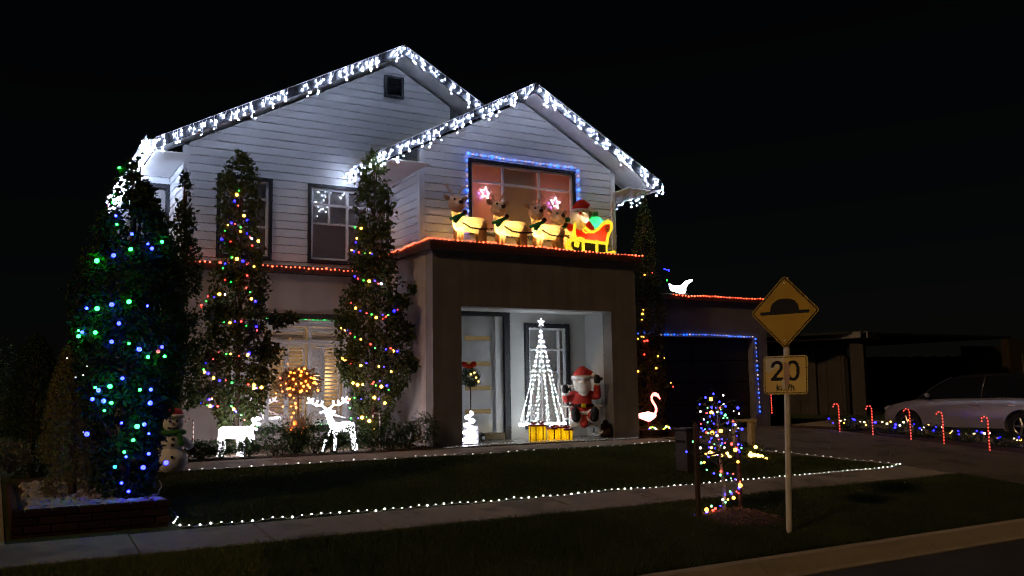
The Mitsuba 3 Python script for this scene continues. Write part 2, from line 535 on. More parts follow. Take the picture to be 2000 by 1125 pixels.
MLX, MRX = -4.42, 4.98
r1 = gable_roof(AX, AZ, SL, MLX, MRX, BY1, 10.2, 'main')
ELX, ERX = -0.60, 5.57
r2 = gable_roof(GX, GZ, GS, ELX, ERX, BY2, 7.0, 'entry')
zl = AZ - SL * abs(MLX - AX)
put('gutter', box(MLX - 0.11, MLX - 0.002, BY1 + 0.0, 8.5, zl - 0.17, zl - 0.02, 0.012), 'white_paint', r1)
put('eave_soffit', box(MLX + 0.0, LX - 0.002, BY1 + 0.04, 9.0, zl - 0.215, zl - 0.20), 'soffit_paint', r1)
ze = GZ - GS * abs(ELX - GX)
for x, dx in ((ELX, -1), (ERX, 1)):
    a, b = (x - 0.11, x - 0.002) if dx < 0 else (x + 0.002, x + 0.11)
    put('gutter', box(a, b, BY2, 4.0 if dx > 0 else 2.1, ze - 0.17, ze - 0.02, 0.012), 'dark_trim', r2)
put('eave_soffit', box(ELX, EL - 0.03, BY2 + 0.04, 2.45, ze - 0.215, ze - 0.20), 'soffit_paint', r2)
put('eave_soffit', box(ER + 0.002, ERX, BY2 + 0.04, 6.0, ze - 0.215, ze - 0.20), 'soffit_paint', r2)

# lower left wing: rendered wall with window, dark capping
LW = (-2.92, -0.72, 0.44, 2.35)
lw = put('lower_wall', ext(sbox(-3.98, -0.3, 0.0, 3.30).difference(sbox(LW[0], LW[2], LW[1], LW[3])), 0.22, at=2.46), 'render_wall', house)
put('lower_wall', box(-3.98, -3.76, 2.685, 9.0, -0.3, 3.30), 'render_wall', house)
put('capping', box(-4.08, -0.002, 2.37, 2.462, 3.28, 3.44, 0.008), 'dark_cap', lw)
put('capping', box(-4.08, -3.96, 2.463, 6.0, 3.28, 3.44, 0.008), 'dark_cap', lw)
put('capping', box(-3.95, 0.0, 2.464, 2.68, 3.301, 3.36), 'dark_cap', lw)

# portico
PX1, PZ = 4.55, 3.55
pf = put('portico_front', ext(sbox(0, -0.25, PX1, PZ).difference(sbox(0.57, -1, 3.93, 2.53)), 0.30, at=0.0), 'render_dark', house)
put('portico_side', box(0.002, 0.22, 0.301, 2.46, -0.25, PZ - 0.002), 'render_wall', house)
put('portico_side', box(PX1 - 0.22, PX1 - 0.002, 0.301, 1.6, -0.25, PZ - 0.002), 'render_dark', house)
put('portico_deck', box(-0.02, PX1 + 0.02, 0.02, 2.47, PZ, PZ + 0.06), 'dark_cap', house)
put('capping', box(-0.10, PX1 + 0.12, -0.10, 0.018, PZ - 0.02, PZ + 0.15, 0.008), 'dark_cap', pf)
put('capping', box(-0.10, -0.002, 0.019, 2.365, PZ - 0.02, PZ + 0.15, 0.008), 'dark_cap', pf)
put('capping', box(PX1 + 0.002, PX1 + 0.12, 0.019, 1.38, PZ - 0.02, PZ + 0.15, 0.008), 'dark_cap', pf)
put('downpipe', rod((-0.06, 1.95, 0.0), (-0.06, 1.95, 3.5), .038, n=12), 'render_wall', house, smooth=40)
for zz in (0.5, 1.9, 3.2):
    put('pipe_clip', box(-0.105, -0.002, 1.90, 2.0, zz, zz + .03), 'render_wall', house)
# the recess
YB = 0.94
DOOR = (0.95, 2.10, 0.05, 2.53)
PW = (2.45, 3.52, 0.22, 2.33)
bw = put('porch_back_wall', ext(sbox(0.22, -0.2, 4.33, 2.70).difference(unary_union([sbox(DOOR[0], -1, DOOR[1], DOOR[3]), sbox(PW[0], PW[2], PW[1], PW[3])])), 0.2, at=YB), 'porch_render', house)
put('porch_reveal', box(3.93, PX1 - 0.225, 0.302, YB - 0.002, -0.2, 2.60), 'porch_render', house)
put('porch_reveal', box(0.224, 0.57, 0.302, YB - 0.002, -0.2, 2.60), 'porch_render', house)
put('porch_ceiling', box(0.571, 3.929, 0.302, YB - 0.002, 2.535, 2.60), 'porch_render', house)
pfl = 'porch_floor'
labels[pfl] = {'kind': 'structure'}
for i in range(8):
    for j in range(3):
        x0, y0 = 0.30 + i * 0.47, -0.40 + j * 0.45
        xa, xb = max(x0, 0.40), min(x0 + 0.464, 4.02)
        if j > 0:
            xa, xb = max(xa, 0.575), min(xb, 3.925)
        yb_ = min(y0 + 0.444, YB - 0.004)
        put('tile', box(xa, xb, y0 if j else y0, yb_, -0.06, 0.045, 0.003), 'porch_tile', pfl)
put('step_edge', box(0.38, 4.04, -0.44, -0.405, -0.1, 0.035), 'dark_cap', pfl)

# front door: white gloss leaf with four glazed slots, dark surround
door = put('front_door', ext(sbox(0.99, 0.19, 1.80, 2.45).difference(unary_union([sbox(1.16, z - 0.045, 1.73, z + 0.045) for z in (2.02, 1.52, 1.05, 0.60)])), 0.05, at=YB + 0.09), 'door_paint', house)
for z in (2.02, 1.52, 1.05, 0.60):
    put('glazed_slot', box(1.16, 1.73, YB + 0.105, YB + 0.125, z - 0.045, z + 0.045), P('slot_glass_%d' % int(z * 100), (0.36, 0.27, 0.14), 0.12, 0.6), door, emit=(0.07, 0.048, 0.022), weight=0.15)
put('door_surround', ext(sbox(DOOR[0], 0.04, DOOR[1], DOOR[3]).difference(sbox(0.95, -1, 1.975, 2.455)), 0.10, at=YB - 0.05), 'dark_trim', door)
put('door_jamb', box(1.802, 1.974, YB + 0.02, YB + 0.14, 0.06, 2.453), 'white_paint', door)
put('threshold', box(0.95, 1.974, YB - 0.04, YB + 0.14, 0.045, 0.185, 0.01), 'porch_tile', door)
put('door_handle', rod((1.73, YB + 0.045, 1.15), (1.73, YB + 0.045, 1.45), 0.012), 'chrome', door)
put('house_hall', box(0.6, 2.3, YB + 0.21, YB + 0.24, 0, 2.7), 'room_dark', house)


# ---------------------------------------------------------------- windows
def window(name, x0, x1, z0, z1, y, mull=(), trans=(), trim=0.065, sash=0.045, trim_mat='dark_trim', bars=()):
    w = put(name, ext(sbox(x0 - trim, z0 - trim, x1 + trim, z1 + trim).difference(sbox(x0, z0, x1, z1)), 0.075, at=y - 0.058), trim_mat, house)
    inner = sbox(x0 + sash, z0 + sash, x1 - sash, z1 - sash)
    cut = [sbox(m - sash / 2, z0, m + sash / 2, z1) for m in mull] + [sbox(x0, t - sash / 2, x1, t + sash / 2) for t in trans]
    cut += [sbox(*b) for b in bars]
    op = inner.difference(unary_union(cut)) if cut else inner
    put('sash', ext(sbox(x0 + 0.001, z0 + 0.001, x1 - 0.001, z1 - 0.001).difference(op), 0.05, at=y - 0.012), 'white_paint', w)
    for g in getattr(op, 'geoms', [op]):
        a, b, c, d = g.bounds
        v = np.array([(a, y + 0.012, b), (c, y + 0.012, b), (c, y + 0.012, d), (a, y + 0.012, d)])
        put('pane', trimesh.Trimesh(v, [(0, 1, 2), (0, 2, 3)], process=False), 'pane_glass', w)
    return w


def blind(parent, x0, x1, z0, z1, y, mat_, pitch=0.05, tilt=62, width=0.05):
    """venetian blind: thin slats joined in one part"""
    ms = []
    z = z0 + pitch / 2
    while z < z1:
        m = box(x0, x1, -0.0012, 0.0012, -width / 2, width / 2)
        m.apply_transform(trimesh.transformations.rotation_matrix(math.radians(90 - tilt), [1, 0, 0]))
        m.apply_translation((0, y, z))
        ms.append(m)
        z += pitch
    put('blind', cat(*ms), mat_, parent, kind='stuff')


def room(parent, x0, x1, z0, z1, y0, y1, mat_='room_dark'):
    t = 0.02
    put('room', cat(box(x0, x1, y1, y1 + t, z0, z1), box(x0 - t, x0, y0, y1 + t, z0, z1), box(x1, x1 + t, y0, y1 + t, z0, z1),
                    box(x0 - t, x1 + t, y0, y1 + t, z1, z1 + t), box(x0 - t, x1 + t, y0, y1 + t, z0 - t, z0)), mat_, parent)


fabric('blind_cloth', (0.68, 0.60, 0.52), 0.9)
for i, (a, b, c, d) in enumerate(WL):
    mid = (a + b) / 2
    if i == 0:
        w = window('window', a + 0.065, b - 0.065, c + 0.065, d - 0.065, MY, (), (4.70,), bars=((mid - 0.015, 4.16, mid + 0.015, 4.70), (a, 4.145, b, 4.175)))
    else:
        m1 = -0.70
        w = window('window', a + 0.065, b - 0.065, c + 0.065, d - 0.065, MY, (m1,), (4.70,), bars=((-1.09, 4.3, -1.06, 5.1), (a, 4.305, b, 4.335), (-0.28, 4.3, -0.25, 5.1)))
    blind(w, a + 0.11, b - 0.11, c + 0.1, d - 0.1, MY + 0.075, 'blind_white')
    room(w, a + 0.05, b - 0.05, c, d, MY + 0.19, MY + 0.9)

# upper entry window: three bays, red glow behind the outer two
a, b, c, d = UW
TM = 5.13
M1, M2 = 2.02, 2.88
uw = window('window', a + 0.06, b - 0.06, c + 0.06, d - 0.06, GY, (M1, M2), (TM,), trim=0.06)
for (x0, x1, nm) in ((a + 0.06, M1, 'red'), (M1, M2, 'plain'), (M2, b - 0.06, 'red')):
    blind(uw, x0 + 0.005, x1 - 0.005, c + 0.07, d - 0.07, GY + 0.085, 'blind_cloth', 0.05, 78)
    room(uw, x0 + 0.022, x1 - 0.022, c + 0.02, d - 0.02, GY + 0.165, GY + 0.75, 'room_wall')
    if nm == 'red':
        put('room_lamp', ball(((x0 + x1) / 2, GY + 0.55, 4.75), 0.11, sub=2), 'bulb_glass', uw, emit=(28, 6.6, 4.8))
    else:
        put('room_lamp', ball(((x0 + x1) / 2, GY + 0.6, 4.85), 0.06, sub=2), 'bulb_glass', uw, emit=(9, 5.2, 2.8))

# lower window with plantation shutters
a, b, c, d = LW
TL = 1.98
ml, mr = -2.27, -1.46
lwin = window('window', a, b, c, d, 2.46, (ml, mr), (TL,), trim=0.05, sash=0.075, trim_mat='white_paint')
put('window_hood', box(a - 0.12, b + 0.1, 2.38, 2.459, 2.42, 2.52, 0.006), 'dark_cap', lwin)
put('window_sill', box(a - 0.15, b + 0.12, 2.36, 2.459, 0.27, 0.385, 0.01), 'dark_cap', lwin)
room(lwin, a + 0.02, b - 0.02, c, d, 2.70, 4.4, 'room_wall')
put('room_lamp', ball((-0.98, 3.55, 1.25), 0.16), 'bulb_glass', lwin, emit=(13, 8.0, 3.2))
put('room_lamp', ball((-1.85, 4.0, 2.0), 0.07), 'bulb_glass', lwin, emit=(8, 4.8, 2.4))


def shutter(x0, x1, z0, z1, y, tilt):
    s = put('shutter', ext(sbox(x0, z0, x1, z1).difference(sbox(x0 + 0.045, z0 + 0.06, x1 - 0.045, z1 - 0.06)), 0.028, at=y), 'white_paint', lwin)
    z = z0 + 0.09
    while z < z1 - 0.08:
        m = box(x0 + 0.047, x1 - 0.047, -0.005, 0.005, -0.036, 0.036, 0.003)
        m.apply_transform(trimesh.transformations.rotation_matrix(math.radians(90 - tilt), [1, 0, 0]))
        m.apply_translation((0, y + 0.014, z))
        put('slat', m, 'white_paint', s)
        z += 0.076
    return s


SY = 2.60
for (x0, x1, z0, z1, t) in ((a + .08, ml - .04, c + .08, TL - .04, 80), (ml + .04, (ml + mr) / 2 - .004, c + .08, TL - .04, 14), ((ml + mr) / 2 + .004, mr - .04, c + .08, TL - .04, 14),
                            (mr + .04, (mr + b) / 2 - .07, c + .08, TL - .04, 82), ((mr + b) / 2 - .062, b - .08, c + .08, TL - .04, 22),
                            (a + .08, ml - .04, TL + .04, d - .08, 70), (ml + .04, mr - .04, TL + .04, d - .08, 55), (mr + .04, b - .08, TL + .04, d - .08, 50)):
    shutter(x0, x1, z0, z1, SY, t)

# porch side window
a, b, c, d = PW
pwin = window('window', a + 0.085, b - 0.085, c + 0.085, d - 0.085, YB, (3.27,), (1.80,), trim=0.083, bars=((a, 1.345, b, 1.37),))
blind(pwin, a + 0.1, b - 0.1, c + 0.1, d - 0.1, YB + 0.075, 'blind_white', 0.05, 75)
room(pwin, a + 0.04, b - 0.04, c, d, YB + 0.205, YB + 0.6)

# garage wing
GYF, GTOP = 1.50, 3.00
gop = sbox(4.75, -1, 9.30, 2.16)
gar = put('garage_wall', ext(sbox(PX1 + 0.003, -0.3, 9.78, GTOP).difference(gop), 0.25, at=GYF), 'render_dark', house)
put('garage_wall', box(9.53, 9.78, GYF + 0.252, 7.0, -0.3, GTOP), 'render_dark', house)
put('garage_roof', box(4.8, 9.5, GYF + 0.26, 7.0, GTOP - 0.15, GTOP - 0.05), 'roof_tile', house)
put('capping', box(PX1 + 0.14, 9.88, GYF - 0.09, GYF + 0.27, GTOP, GTOP + 0.14, 0.008), 'dark_cap', gar)
gd = put('garage_door', box(4.75, 9.30, GYF + 0.20, GYF + 0.22, 0.0, 2.16), 'black_rubber', house)
P('garage_panel', (0.028, 0.027, 0.028), 0.5, 0.4)
for i in range(5):
    for j in range(4):
        x0, z0 = 4.77 + i * 0.905, 0.07 + j * 0.52
        put('panel', box(x0, x0 + 0.885, GYF + 0.165, GYF + 0.199, z0, z0 + 0.505, 0.012), 'garage_panel', gd)
T1_BULBS = "g-5.62,-3.73,3.56 g-5.70,-3.99,3.11 b-5.68,-4.08,2.95 g-5.67,-4.12,2.85 b-5.53,-4.22,2.74 g-5.54,-4.25,2.57 b-5.37,-4.25,2.64 b-5.33,-4.26,2.59 g-5.22,-4.20,2.68 b-5.70,-4.20,2.50 g-5.85,-4.08,2.45 b-5.71,-4.28,1.97 g-5.55,-4.33,2.00 b-5.93,-4.08,1.94 g-5.84,-4.20,1.93 b-5.37,-4.35,1.96 g-5.99,-3.98,1.71 b-5.96,-4.04,1.69 g-5.99,-4.00,1.65 g-5.85,-4.19,1.68 b-5.64,-4.33,1.77 g-5.54,-4.36,1.56 b-5.43,-4.37,1.50 b-5.70,-4.30,1.58 b-5.44,-4.37,1.50 g-5.35,-4.36,1.42 b-5.21,-4.33,1.53 r-5.25,-4.35,1.48 g-5.18,-4.32,1.43 w-6.07,-3.70,1.43 w-5.94,-4.09,1.24 w-6.00,-3.95,1.22 w-5.91,-4.13,1.33 b-5.59,-4.34,1.20 g-5.83,-4.19,1.11 g-5.70,-4.28,1.12 b-5.80,-4.21,1.08 b-5.85,-4.16,0.99 b-5.75,-4.24,0.97 g-5.68,-4.27,0.95 g-5.74,-4.23,0.87 b-5.31,-4.34,1.08 g-5.42,-4.35,1.08 b-5.31,-4.32,0.94 b-5.58,-4.30,0.74 g-5.43,-4.31,0.70 b-5.36,-4.31,0.72 b-5.31,-4.29,0.62 g-5.46,-4.29,0.56 w-5.91,-4.01,0.65 b-5.88,-4.05,0.63 g-5.54,-4.26,0.44 b-5.30,-4.26,0.41 b-5.52,-4.26,0.39 c-5.62,-4.22,0.29 b-5.35,-4.25,0.27 b-5.11,-4.16,0.30 b-5.55,-4.21,0.12 b-5.48,-4.21,0.03"
T2_BULBS = "g-3.29,0.60,4.40 a-3.32,0.61,4.33 b-3.35,0.62,4.22 r-3.30,0.58,4.14 a-3.21,0.54,3.97 b-3.16,0.54,3.90 a-3.44,0.70,3.82 b-3.39,0.64,3.85 r-3.34,0.60,3.83 g-3.26,0.55,3.77 g-3.47,0.75,3.73 a-3.26,0.55,3.70 b-3.16,0.53,3.67 r-3.48,0.76,3.64 r-3.11,0.52,3.61 w-3.08,0.53,3.59 b-3.50,0.82,3.59 g-3.47,0.73,3.52 r-3.40,0.63,3.53 a-2.96,0.56,3.56 r-3.07,0.52,3.47 a-3.32,0.51,3.23 b-3.23,0.47,3.19 g-3.39,0.56,3.26 b-3.48,0.64,3.16 r-3.53,0.72,3.18 r-3.17,0.46,3.14 a-3.05,0.46,3.11 g-3.51,0.65,3.08 r-3.17,0.42,2.95 a-3.32,0.45,2.88 r-3.49,0.56,2.88 g-3.42,0.49,2.84 r-3.19,0.39,2.74 g-3.13,0.37,2.67 a-3.57,0.60,2.64 w-3.50,0.51,2.63 r-3.67,1.01,2.64 b-3.63,0.70,2.60 a-3.11,0.36,2.56 g-3.69,1.01,2.56 b-3.04,0.36,2.52 r-3.77,1.03,2.49 r-3.76,1.03,2.46 a-3.71,0.87,2.32 b-3.66,0.65,2.28 g-3.52,0.44,2.17 a-3.44,0.38,2.16 b-3.37,0.34,2.18 r-3.28,0.31,2.18 g-3.20,0.29,2.11 b-3.04,0.29,2.10 r-3.03,0.28,2.04 r-3.61,0.38,1.68 g-3.51,0.30,1.65 a-3.45,0.26,1.65 r-3.33,0.21,1.62 a-3.20,0.18,1.63 b-3.17,0.19,1.66 a-3.81,0.68,1.57 r-3.68,0.44,1.57 b-3.77,0.58,1.51 g-3.79,0.61,1.41 a-3.78,0.59,1.37 b-3.74,0.51,1.35 a-3.67,0.43,1.27 b-3.59,0.35,1.23 r-3.51,0.29,1.23 g-3.42,0.25,1.19 r-3.18,0.18,1.16 a-3.09,0.18,1.15 a-3.09,0.19,1.10 b-3.04,0.20,1.10 a-2.96,0.21,1.11 g-3.74,0.95,0.91 b-3.73,1.02,0.87 r-3.71,0.89,0.86 g-3.69,0.78,0.84 b-3.69,0.62,0.93 a-3.66,0.56,0.94 a-3.66,0.69,0.82 b-3.63,0.64,0.82 r-3.57,0.55,0.82 g-3.39,0.40,0.82 a-3.35,0.41,0.77 b-3.31,0.42,0.73 g-3.22,0.44,0.67 r-3.15,0.50,0.59"
T3_BULBS = "g-1.11,0.95,4.00 a-1.06,0.77,3.96 a-1.10,0.88,3.79 b-1.11,0.91,3.72 a-1.12,1.09,3.60 b-1.12,0.97,3.56 r-1.09,0.80,3.52 a-0.96,0.63,3.48 b-0.91,0.60,3.48 g-1.02,0.68,3.49 b-1.17,0.78,3.08 r-1.14,0.70,3.03 g-1.07,0.61,2.99 a-0.99,0.54,2.97 b-0.90,0.50,2.98 r-0.84,0.48,2.93 w-0.79,0.47,2.93 r-1.25,0.74,2.59 a-1.21,0.63,2.49 b-1.15,0.55,2.44 r-1.07,0.46,2.39 g-0.99,0.42,2.37 a-0.92,0.38,2.31 r-0.81,0.35,2.29 b-0.81,0.36,2.36 r-0.75,0.35,2.33 g-0.70,0.36,2.36 b-0.57,0.40,2.44 r-0.49,0.44,2.47 a-1.37,0.90,2.15 a-1.35,0.76,2.11 b-1.34,0.72,2.10 r-1.30,0.64,2.04 g-1.25,0.56,1.97 a-1.17,0.47,1.93 r-1.03,0.36,1.84 g-0.96,0.33,1.77 b-0.77,0.29,1.75 r-0.68,0.30,1.77 a-0.63,0.30,1.72 b-0.54,0.32,1.72 a-1.39,0.79,1.61 a-1.37,0.73,1.58 b-1.35,0.67,1.53 r-1.31,0.58,1.50 a-1.18,0.44,1.47 b-1.10,0.38,1.51 a-0.90,0.30,1.45 b-0.81,0.28,1.44 a-0.67,0.30,1.36 a-1.25,0.63,1.17 a-1.19,0.57,1.14 a-1.12,0.50,1.14 r-0.96,0.39,1.18 r-0.97,0.41,1.15 g-0.92,0.39,1.12 b-0.86,0.35,1.20 a-0.82,0.38,1.10 b-0.72,0.37,1.12 g-0.68,0.39,1.04 b-1.26,0.98,0.89 r-1.24,0.90,0.87 a-1.24,0.83,0.89 g-1.20,0.69,0.91 b-1.11,0.59,0.89 a-0.92,0.46,0.91 b-0.84,0.45,0.88 a-0.72,0.47,0.81 g-1.18,0.97,0.73 b-1.08,0.83,0.55 a-1.04,0.74,0.56 g-0.98,0.67,0.57 a-0.93,0.67,0.50 a-0.84,0.70,0.35 g-0.92,0.82,0.24 g-1.12,1.09,0.54"
T4_BULBS = "a5.16,0.51,2.65 a5.14,0.52,2.56 a5.13,0.53,2.44 a5.11,0.54,2.08 a5.08,0.62,2.04 a5.14,0.51,2.07 r5.15,0.49,1.98 r5.19,0.45,1.99 r5.14,0.50,1.70 a5.39,0.36,1.66 a5.57,0.37,1.62 a5.34,0.37,1.41 a5.07,0.64,1.35 a5.80,0.46,1.10 r5.83,0.43,1.02 r5.37,0.43,3.44 a5.22,0.51,3.40 b5.76,0.49,3.55 b5.80,0.46,3.53 b5.83,0.43,3.51 g5.79,0.46,3.30 b5.82,0.44,3.19"
S_BULBS = "b0.20,-6.75,0.90 b0.32,-6.75,0.94 w0.57,-6.64,0.92 a0.39,-6.63,0.88 b0.34,-6.82,0.85 b0.40,-6.69,0.78 r0.46,-6.70,0.78 b0.42,-6.83,0.80 w0.56,-6.65,0.82 b0.53,-6.91,0.78 w0.57,-6.80,0.74 w0.66,-6.79,0.71 w0.25,-6.60,0.74 g0.36,-6.60,0.78 r0.40,-6.54,0.72 a0.51,-6.50,0.72 g0.38,-6.74,0.73 b0.41,-6.58,0.68 b0.36,-6.53,0.64 g0.29,-6.67,0.62 b0.27,-6.79,0.61 b0.68,-6.58,0.60 b0.55,-6.81,0.59 r0.23,-6.62,0.60 r0.71,-6.64,0.62 b0.31,-6.54,0.55 b0.36,-6.62,0.54 g0.40,-6.50,0.53 r0.21,-6.73,0.51 g0.51,-6.59,0.49 b0.60,-6.80,0.51 b0.57,-6.92,0.54 w0.70,-6.73,0.54 b0.40,-6.42,0.44 b0.31,-6.70,0.44 b0.58,-6.66,0.42 r0.41,-6.71,0.42 r0.60,-6.61,0.37 r0.66,-6.65,0.36 b0.58,-6.84,0.37 b0.79,-6.68,0.34 g0.47,-6.57,0.36 g0.53,-6.60,0.34 b0.53,-6.52,0.31 b0.23,-6.54,0.35 b0.75,-6.68,0.27 r0.75,-6.63,0.31 a0.52,-6.85,0.31 b0.47,-6.46,0.21 a0.37,-6.63,0.33 g0.51,-6.72,0.69 g0.44,-6.83,0.67 g0.56,-6.64,0.66 g0.46,-6.78,0.70 r0.37,-6.39,0.17 g0.27,-6.56,0.16 a0.27,-6.61,0.17 g0.33,-6.58,0.08 b0.40,-6.62,0.04 r0.47,-6.66,0.06 g0.46,-6.66,0.02 r0.59,-6.73,0.03 g0.57,-6.71,-0.02 b0.61,-6.74,-0.03 r0.66,-6.76,-0.06 a0.66,-6.76,-0.10 b0.65,-6.75,-0.13 r0.63,-6.73,-0.17 r0.65,-6.74,-0.19 b0.52,-6.66,-0.20 g0.57,-6.69,-0.17 b0.58,-6.70,-0.19 a0.60,-6.71,-0.24 w0.50,-6.64,-0.26 a0.55,-6.67,-0.26 g0.53,-6.65,-0.29 b0.48,-6.62,-0.33 g0.39,-6.57,-0.33 r0.43,-6.59,-0.36 r0.41,-6.57,-0.38 a0.34,-6.54,-0.37 b0.35,-6.53,-0.41 b0.36,-6.54,-0.41 g0.43,-6.58,-0.42 r0.27,-6.49,-0.36 b0.23,-6.46,-0.43 g0.30,-6.50,-0.44 b0.34,-6.52,-0.49 r0.38,-6.55,-0.48 r0.41,-6.57,-0.46"
B_BULBS = "a3.84,-2.93,-0.15 a3.73,-2.90,-0.27 a3.85,-2.91,-0.25 a3.85,-3.03,-0.19 a3.87,-3.06,-0.13 a4.05,-3.00,-0.11 a4.08,-3.01,-0.18 a3.77,-2.89,-0.10 a3.80,-2.78,-0.28 a3.73,-2.95,-0.32 a3.87,-2.86,-0.13 a3.79,-3.01,-0.17 a4.43,-3.16,-0.12 a4.38,-3.22,-0.16 a4.37,-3.21,-0.23 a4.49,-3.19,-0.15 a4.51,-3.25,-0.16 a4.56,-3.28,-0.18 a4.49,-3.45,-0.20 a4.23,-3.20,-0.26 a4.33,-3.38,0.00 a4.27,-3.29,-0.13 a3.74,-2.96,-0.25 a3.93,-2.90,-0.13 a3.98,-3.13,-0.18"
O_BULBS = "r-2.61,0.37,1.26 a-2.48,0.23,1.35 a-2.43,0.19,1.34 a-2.34,0.14,1.30 a-2.32,0.16,1.36 a-2.23,0.15,1.33 a-2.46,0.15,1.24 a-2.54,0.18,1.08 a-2.51,0.15,1.09 a-2.46,0.13,1.07 a-2.35,0.07,1.17 a-2.27,0.08,1.20 a-2.24,0.06,1.14 a-2.31,0.06,1.12 a-2.17,0.13,1.26 a-2.11,0.15,1.25 a-2.08,0.11,1.16 a-2.03,0.18,1.05 a-2.35,0.10,1.03 a-2.33,0.09,1.05 a-2.63,0.26,1.14 a-2.63,0.55,1.01 a-2.60,0.27,1.04 a-2.20,0.08,1.10 a-2.15,0.08,1.17 a-2.25,0.23,1.41 a-2.35,0.19,1.40 a-2.43,0.09,1.16 a-2.25,0.09,1.04 a-2.57,0.19,1.17 a-2.44,0.17,0.93 a-2.50,0.18,0.98 a-2.39,0.48,0.79 a-2.33,0.40,0.77 a-2.35,0.46,0.68 a-2.38,0.48,0.61 a-2.34,0.43,0.53 a-2.35,0.47,0.49 a-2.37,0.48,0.44 a-2.34,0.42,0.32 a-2.33,0.41,0.28 a-2.51,0.22,1.29 a-2.11,0.11,1.18 a-2.52,0.52,0.79 a-2.34,0.42,0.84 a-2.35,0.47,0.37"


# ---------------------------------------------------------------- light strings
COL = {'w': (22, 26.5, 37), 'b': (0.03, 0.07, 14.0), 'g': (0.04, 5.5, 0.25), 'r': (9.0, 0.24, 0.13), 'a': (9.5, 3.6, 0.32), 'c': (0.3, 3.0, 4.0)}
CNAME = {'w': 'white_bulbs', 'b': 'blue_bulbs', 'g': 'green_bulbs', 'r': 'red_bulbs', 'a': 'amber_bulbs', 'c': 'cyan_bulbs'}


def parse(s):
    out = []
    for t in s.split():
        out.append((t[0], np.array([float(q) for q in t[1:].split(',')])))
    return out


def string_of(name, label, bulbs, group=None, r=0.017, wire='wire_green', link=0.4, level=None, wires=None, rad=None):
    k = thing(name, label, 'light string', group)
    by = {}
    for c, p in bulbs:
        by.setdefault(c, []).append(p)
    for c in sorted(by):
        e = (level or {}).get(c, COL[c])
        rr = (rad or {}).get(c, r) * (1.0 + 0.35 * np.random.default_rng(len(by[c])).uniform(-1, 1, len(by[c])))
        put(CNAME[c], scatter(BULB, by[c], rr), 'bulb_glass', k, smooth=True, emit=e, kind='stuff')
    segs = []
    if wires is not None:
        segs = [tube(w_, 0.0045, 4, False) for w_ in wires]
    else:
        for (c0, p0), (c1, p1) in zip(bulbs[:-1], bulbs[1:]):
            if np.linalg.norm(p1 - p0) < link:
                q = (p0 + p1) / 2 + np.array([0, 0.012, -0.02])
                segs.append(tube([p0, q, p1], 0.0045, 4, False))
    if segs:
        put('cable', cat(*segs), wire, k, kind='stuff')
    return k


def along(path, step, jit, seed):
    """points every step along a polyline"""
    p = np.asarray(path, float)
    seg = np.linalg.norm(np.diff(p, axis=0), axis=1)
    s = np.concatenate([[0], np.cumsum(seg)])
    t = np.arange(0, s[-1] + 1e-6, step)
    q = np.column_stack([np.interp(t, s, p[:, i]) for i in range(3)])
    return q + np.random.default_rng(seed).normal(0, jit, q.shape)


def icicles(name, label, paths, seed, skip=()):
    r_ = random.Random(seed)
    bulbs, wires = [], []
    for path in paths:
        tops = along(path, 0.080, 0.004, seed)
        wires.append(np.asarray(path, float))
        run = 0
        for i, p in enumerate(tops):
            run = (run + 1) % 9
            n = (1, 3, 2, 5, 3, 1, 4, 2, 0)[run] + r_.choice((-1, 0, 0, 1))
            if r_.random() < 0.12:
                n = 0
            q = p + np.array([0, 0, -0.02])
            pts = [p]
            for j in range(max(0, n)):
                q = q + np.array([r_.gauss(0, 0.012), r_.gauss(0, 0.008), -0.052 - 0.018 * r_.random()])
                pts.append(q)
                bulbs.append(('w', q + np.array([r_.gauss(0, 0.026), r_.gauss(0, 0.010), r_.gauss(0.01, 0.015)])))
            if len(pts) > 2:
                wires.append(np.array(pts))
    return string_of(name, label, bulbs, 'white icicle lights along the roof edges', 0.0170, 'wire_white', wires=wires)


yb = BY1 - 0.035
icicles('icicle_lights', 'white icicle lights along the tall rear gable and its left gutter',
        [[(MLX - 0.02, yb, zl), (AX, yb, AZ + 0.02)], [(AX + 0.06, yb, AZ - 0.02), (2.35, yb, AZ - SL * (2.35 - AX) + 0.02)],
         [(MLX - 0.14, BY1, zl - 0.02), (MLX - 0.14, 7.4, zl - 0.02)], [(MLX - 0.15, BY1 + 0.05, zl - 0.08), (MLX - 0.15, 7.2, zl - 0.10)], [(MLX - 0.16, BY1, zl + .03), (MLX - 0.16, 7.3, zl + .02)], [(MLX - 0.17, BY1 + .03, zl - 0.14), (MLX - 0.17, 7.2, zl - 0.15)]], 11)
yb = BY2 - 0.035
icicles('icicle_lights', 'white icicle lights along the lower front gable over the entry',
        [[(ELX - 0.05, yb, ze), (GX, yb, GZ + 0.02)], [(GX + 0.06, yb, GZ - 0.02), (ERX + 0.03, yb, ze + 0.02)],
         [(ELX - 0.14, BY2, ze - 0.02), (ELX - 0.14, 2.35, ze - 0.03)], [(ERX + 0.13, BY2, ze - 0.02), (ERX + 0.13, 2.9, ze - 0.03)]], 12)

RED = {'r': (6.0, 0.48, 0.15)}
red = 'red light strings along the cappings'


def run(path, step, seed, cols, jz=0.006):
    pts = along(path, step, 0.0, seed)
    rg = np.random.default_rng(seed)
    z = np.cumsum(rg.normal(0, 0.006, len(pts)))
    z -= np.linspace(z[0], z[-1], len(z))
    pts[:, 2] += np.clip(z, -0.03, 0.03) + rg.normal(0, jz * 0.5, len(pts))
    return [(cols[i % len(cols)], p) for i, p in enumerate(pts)]


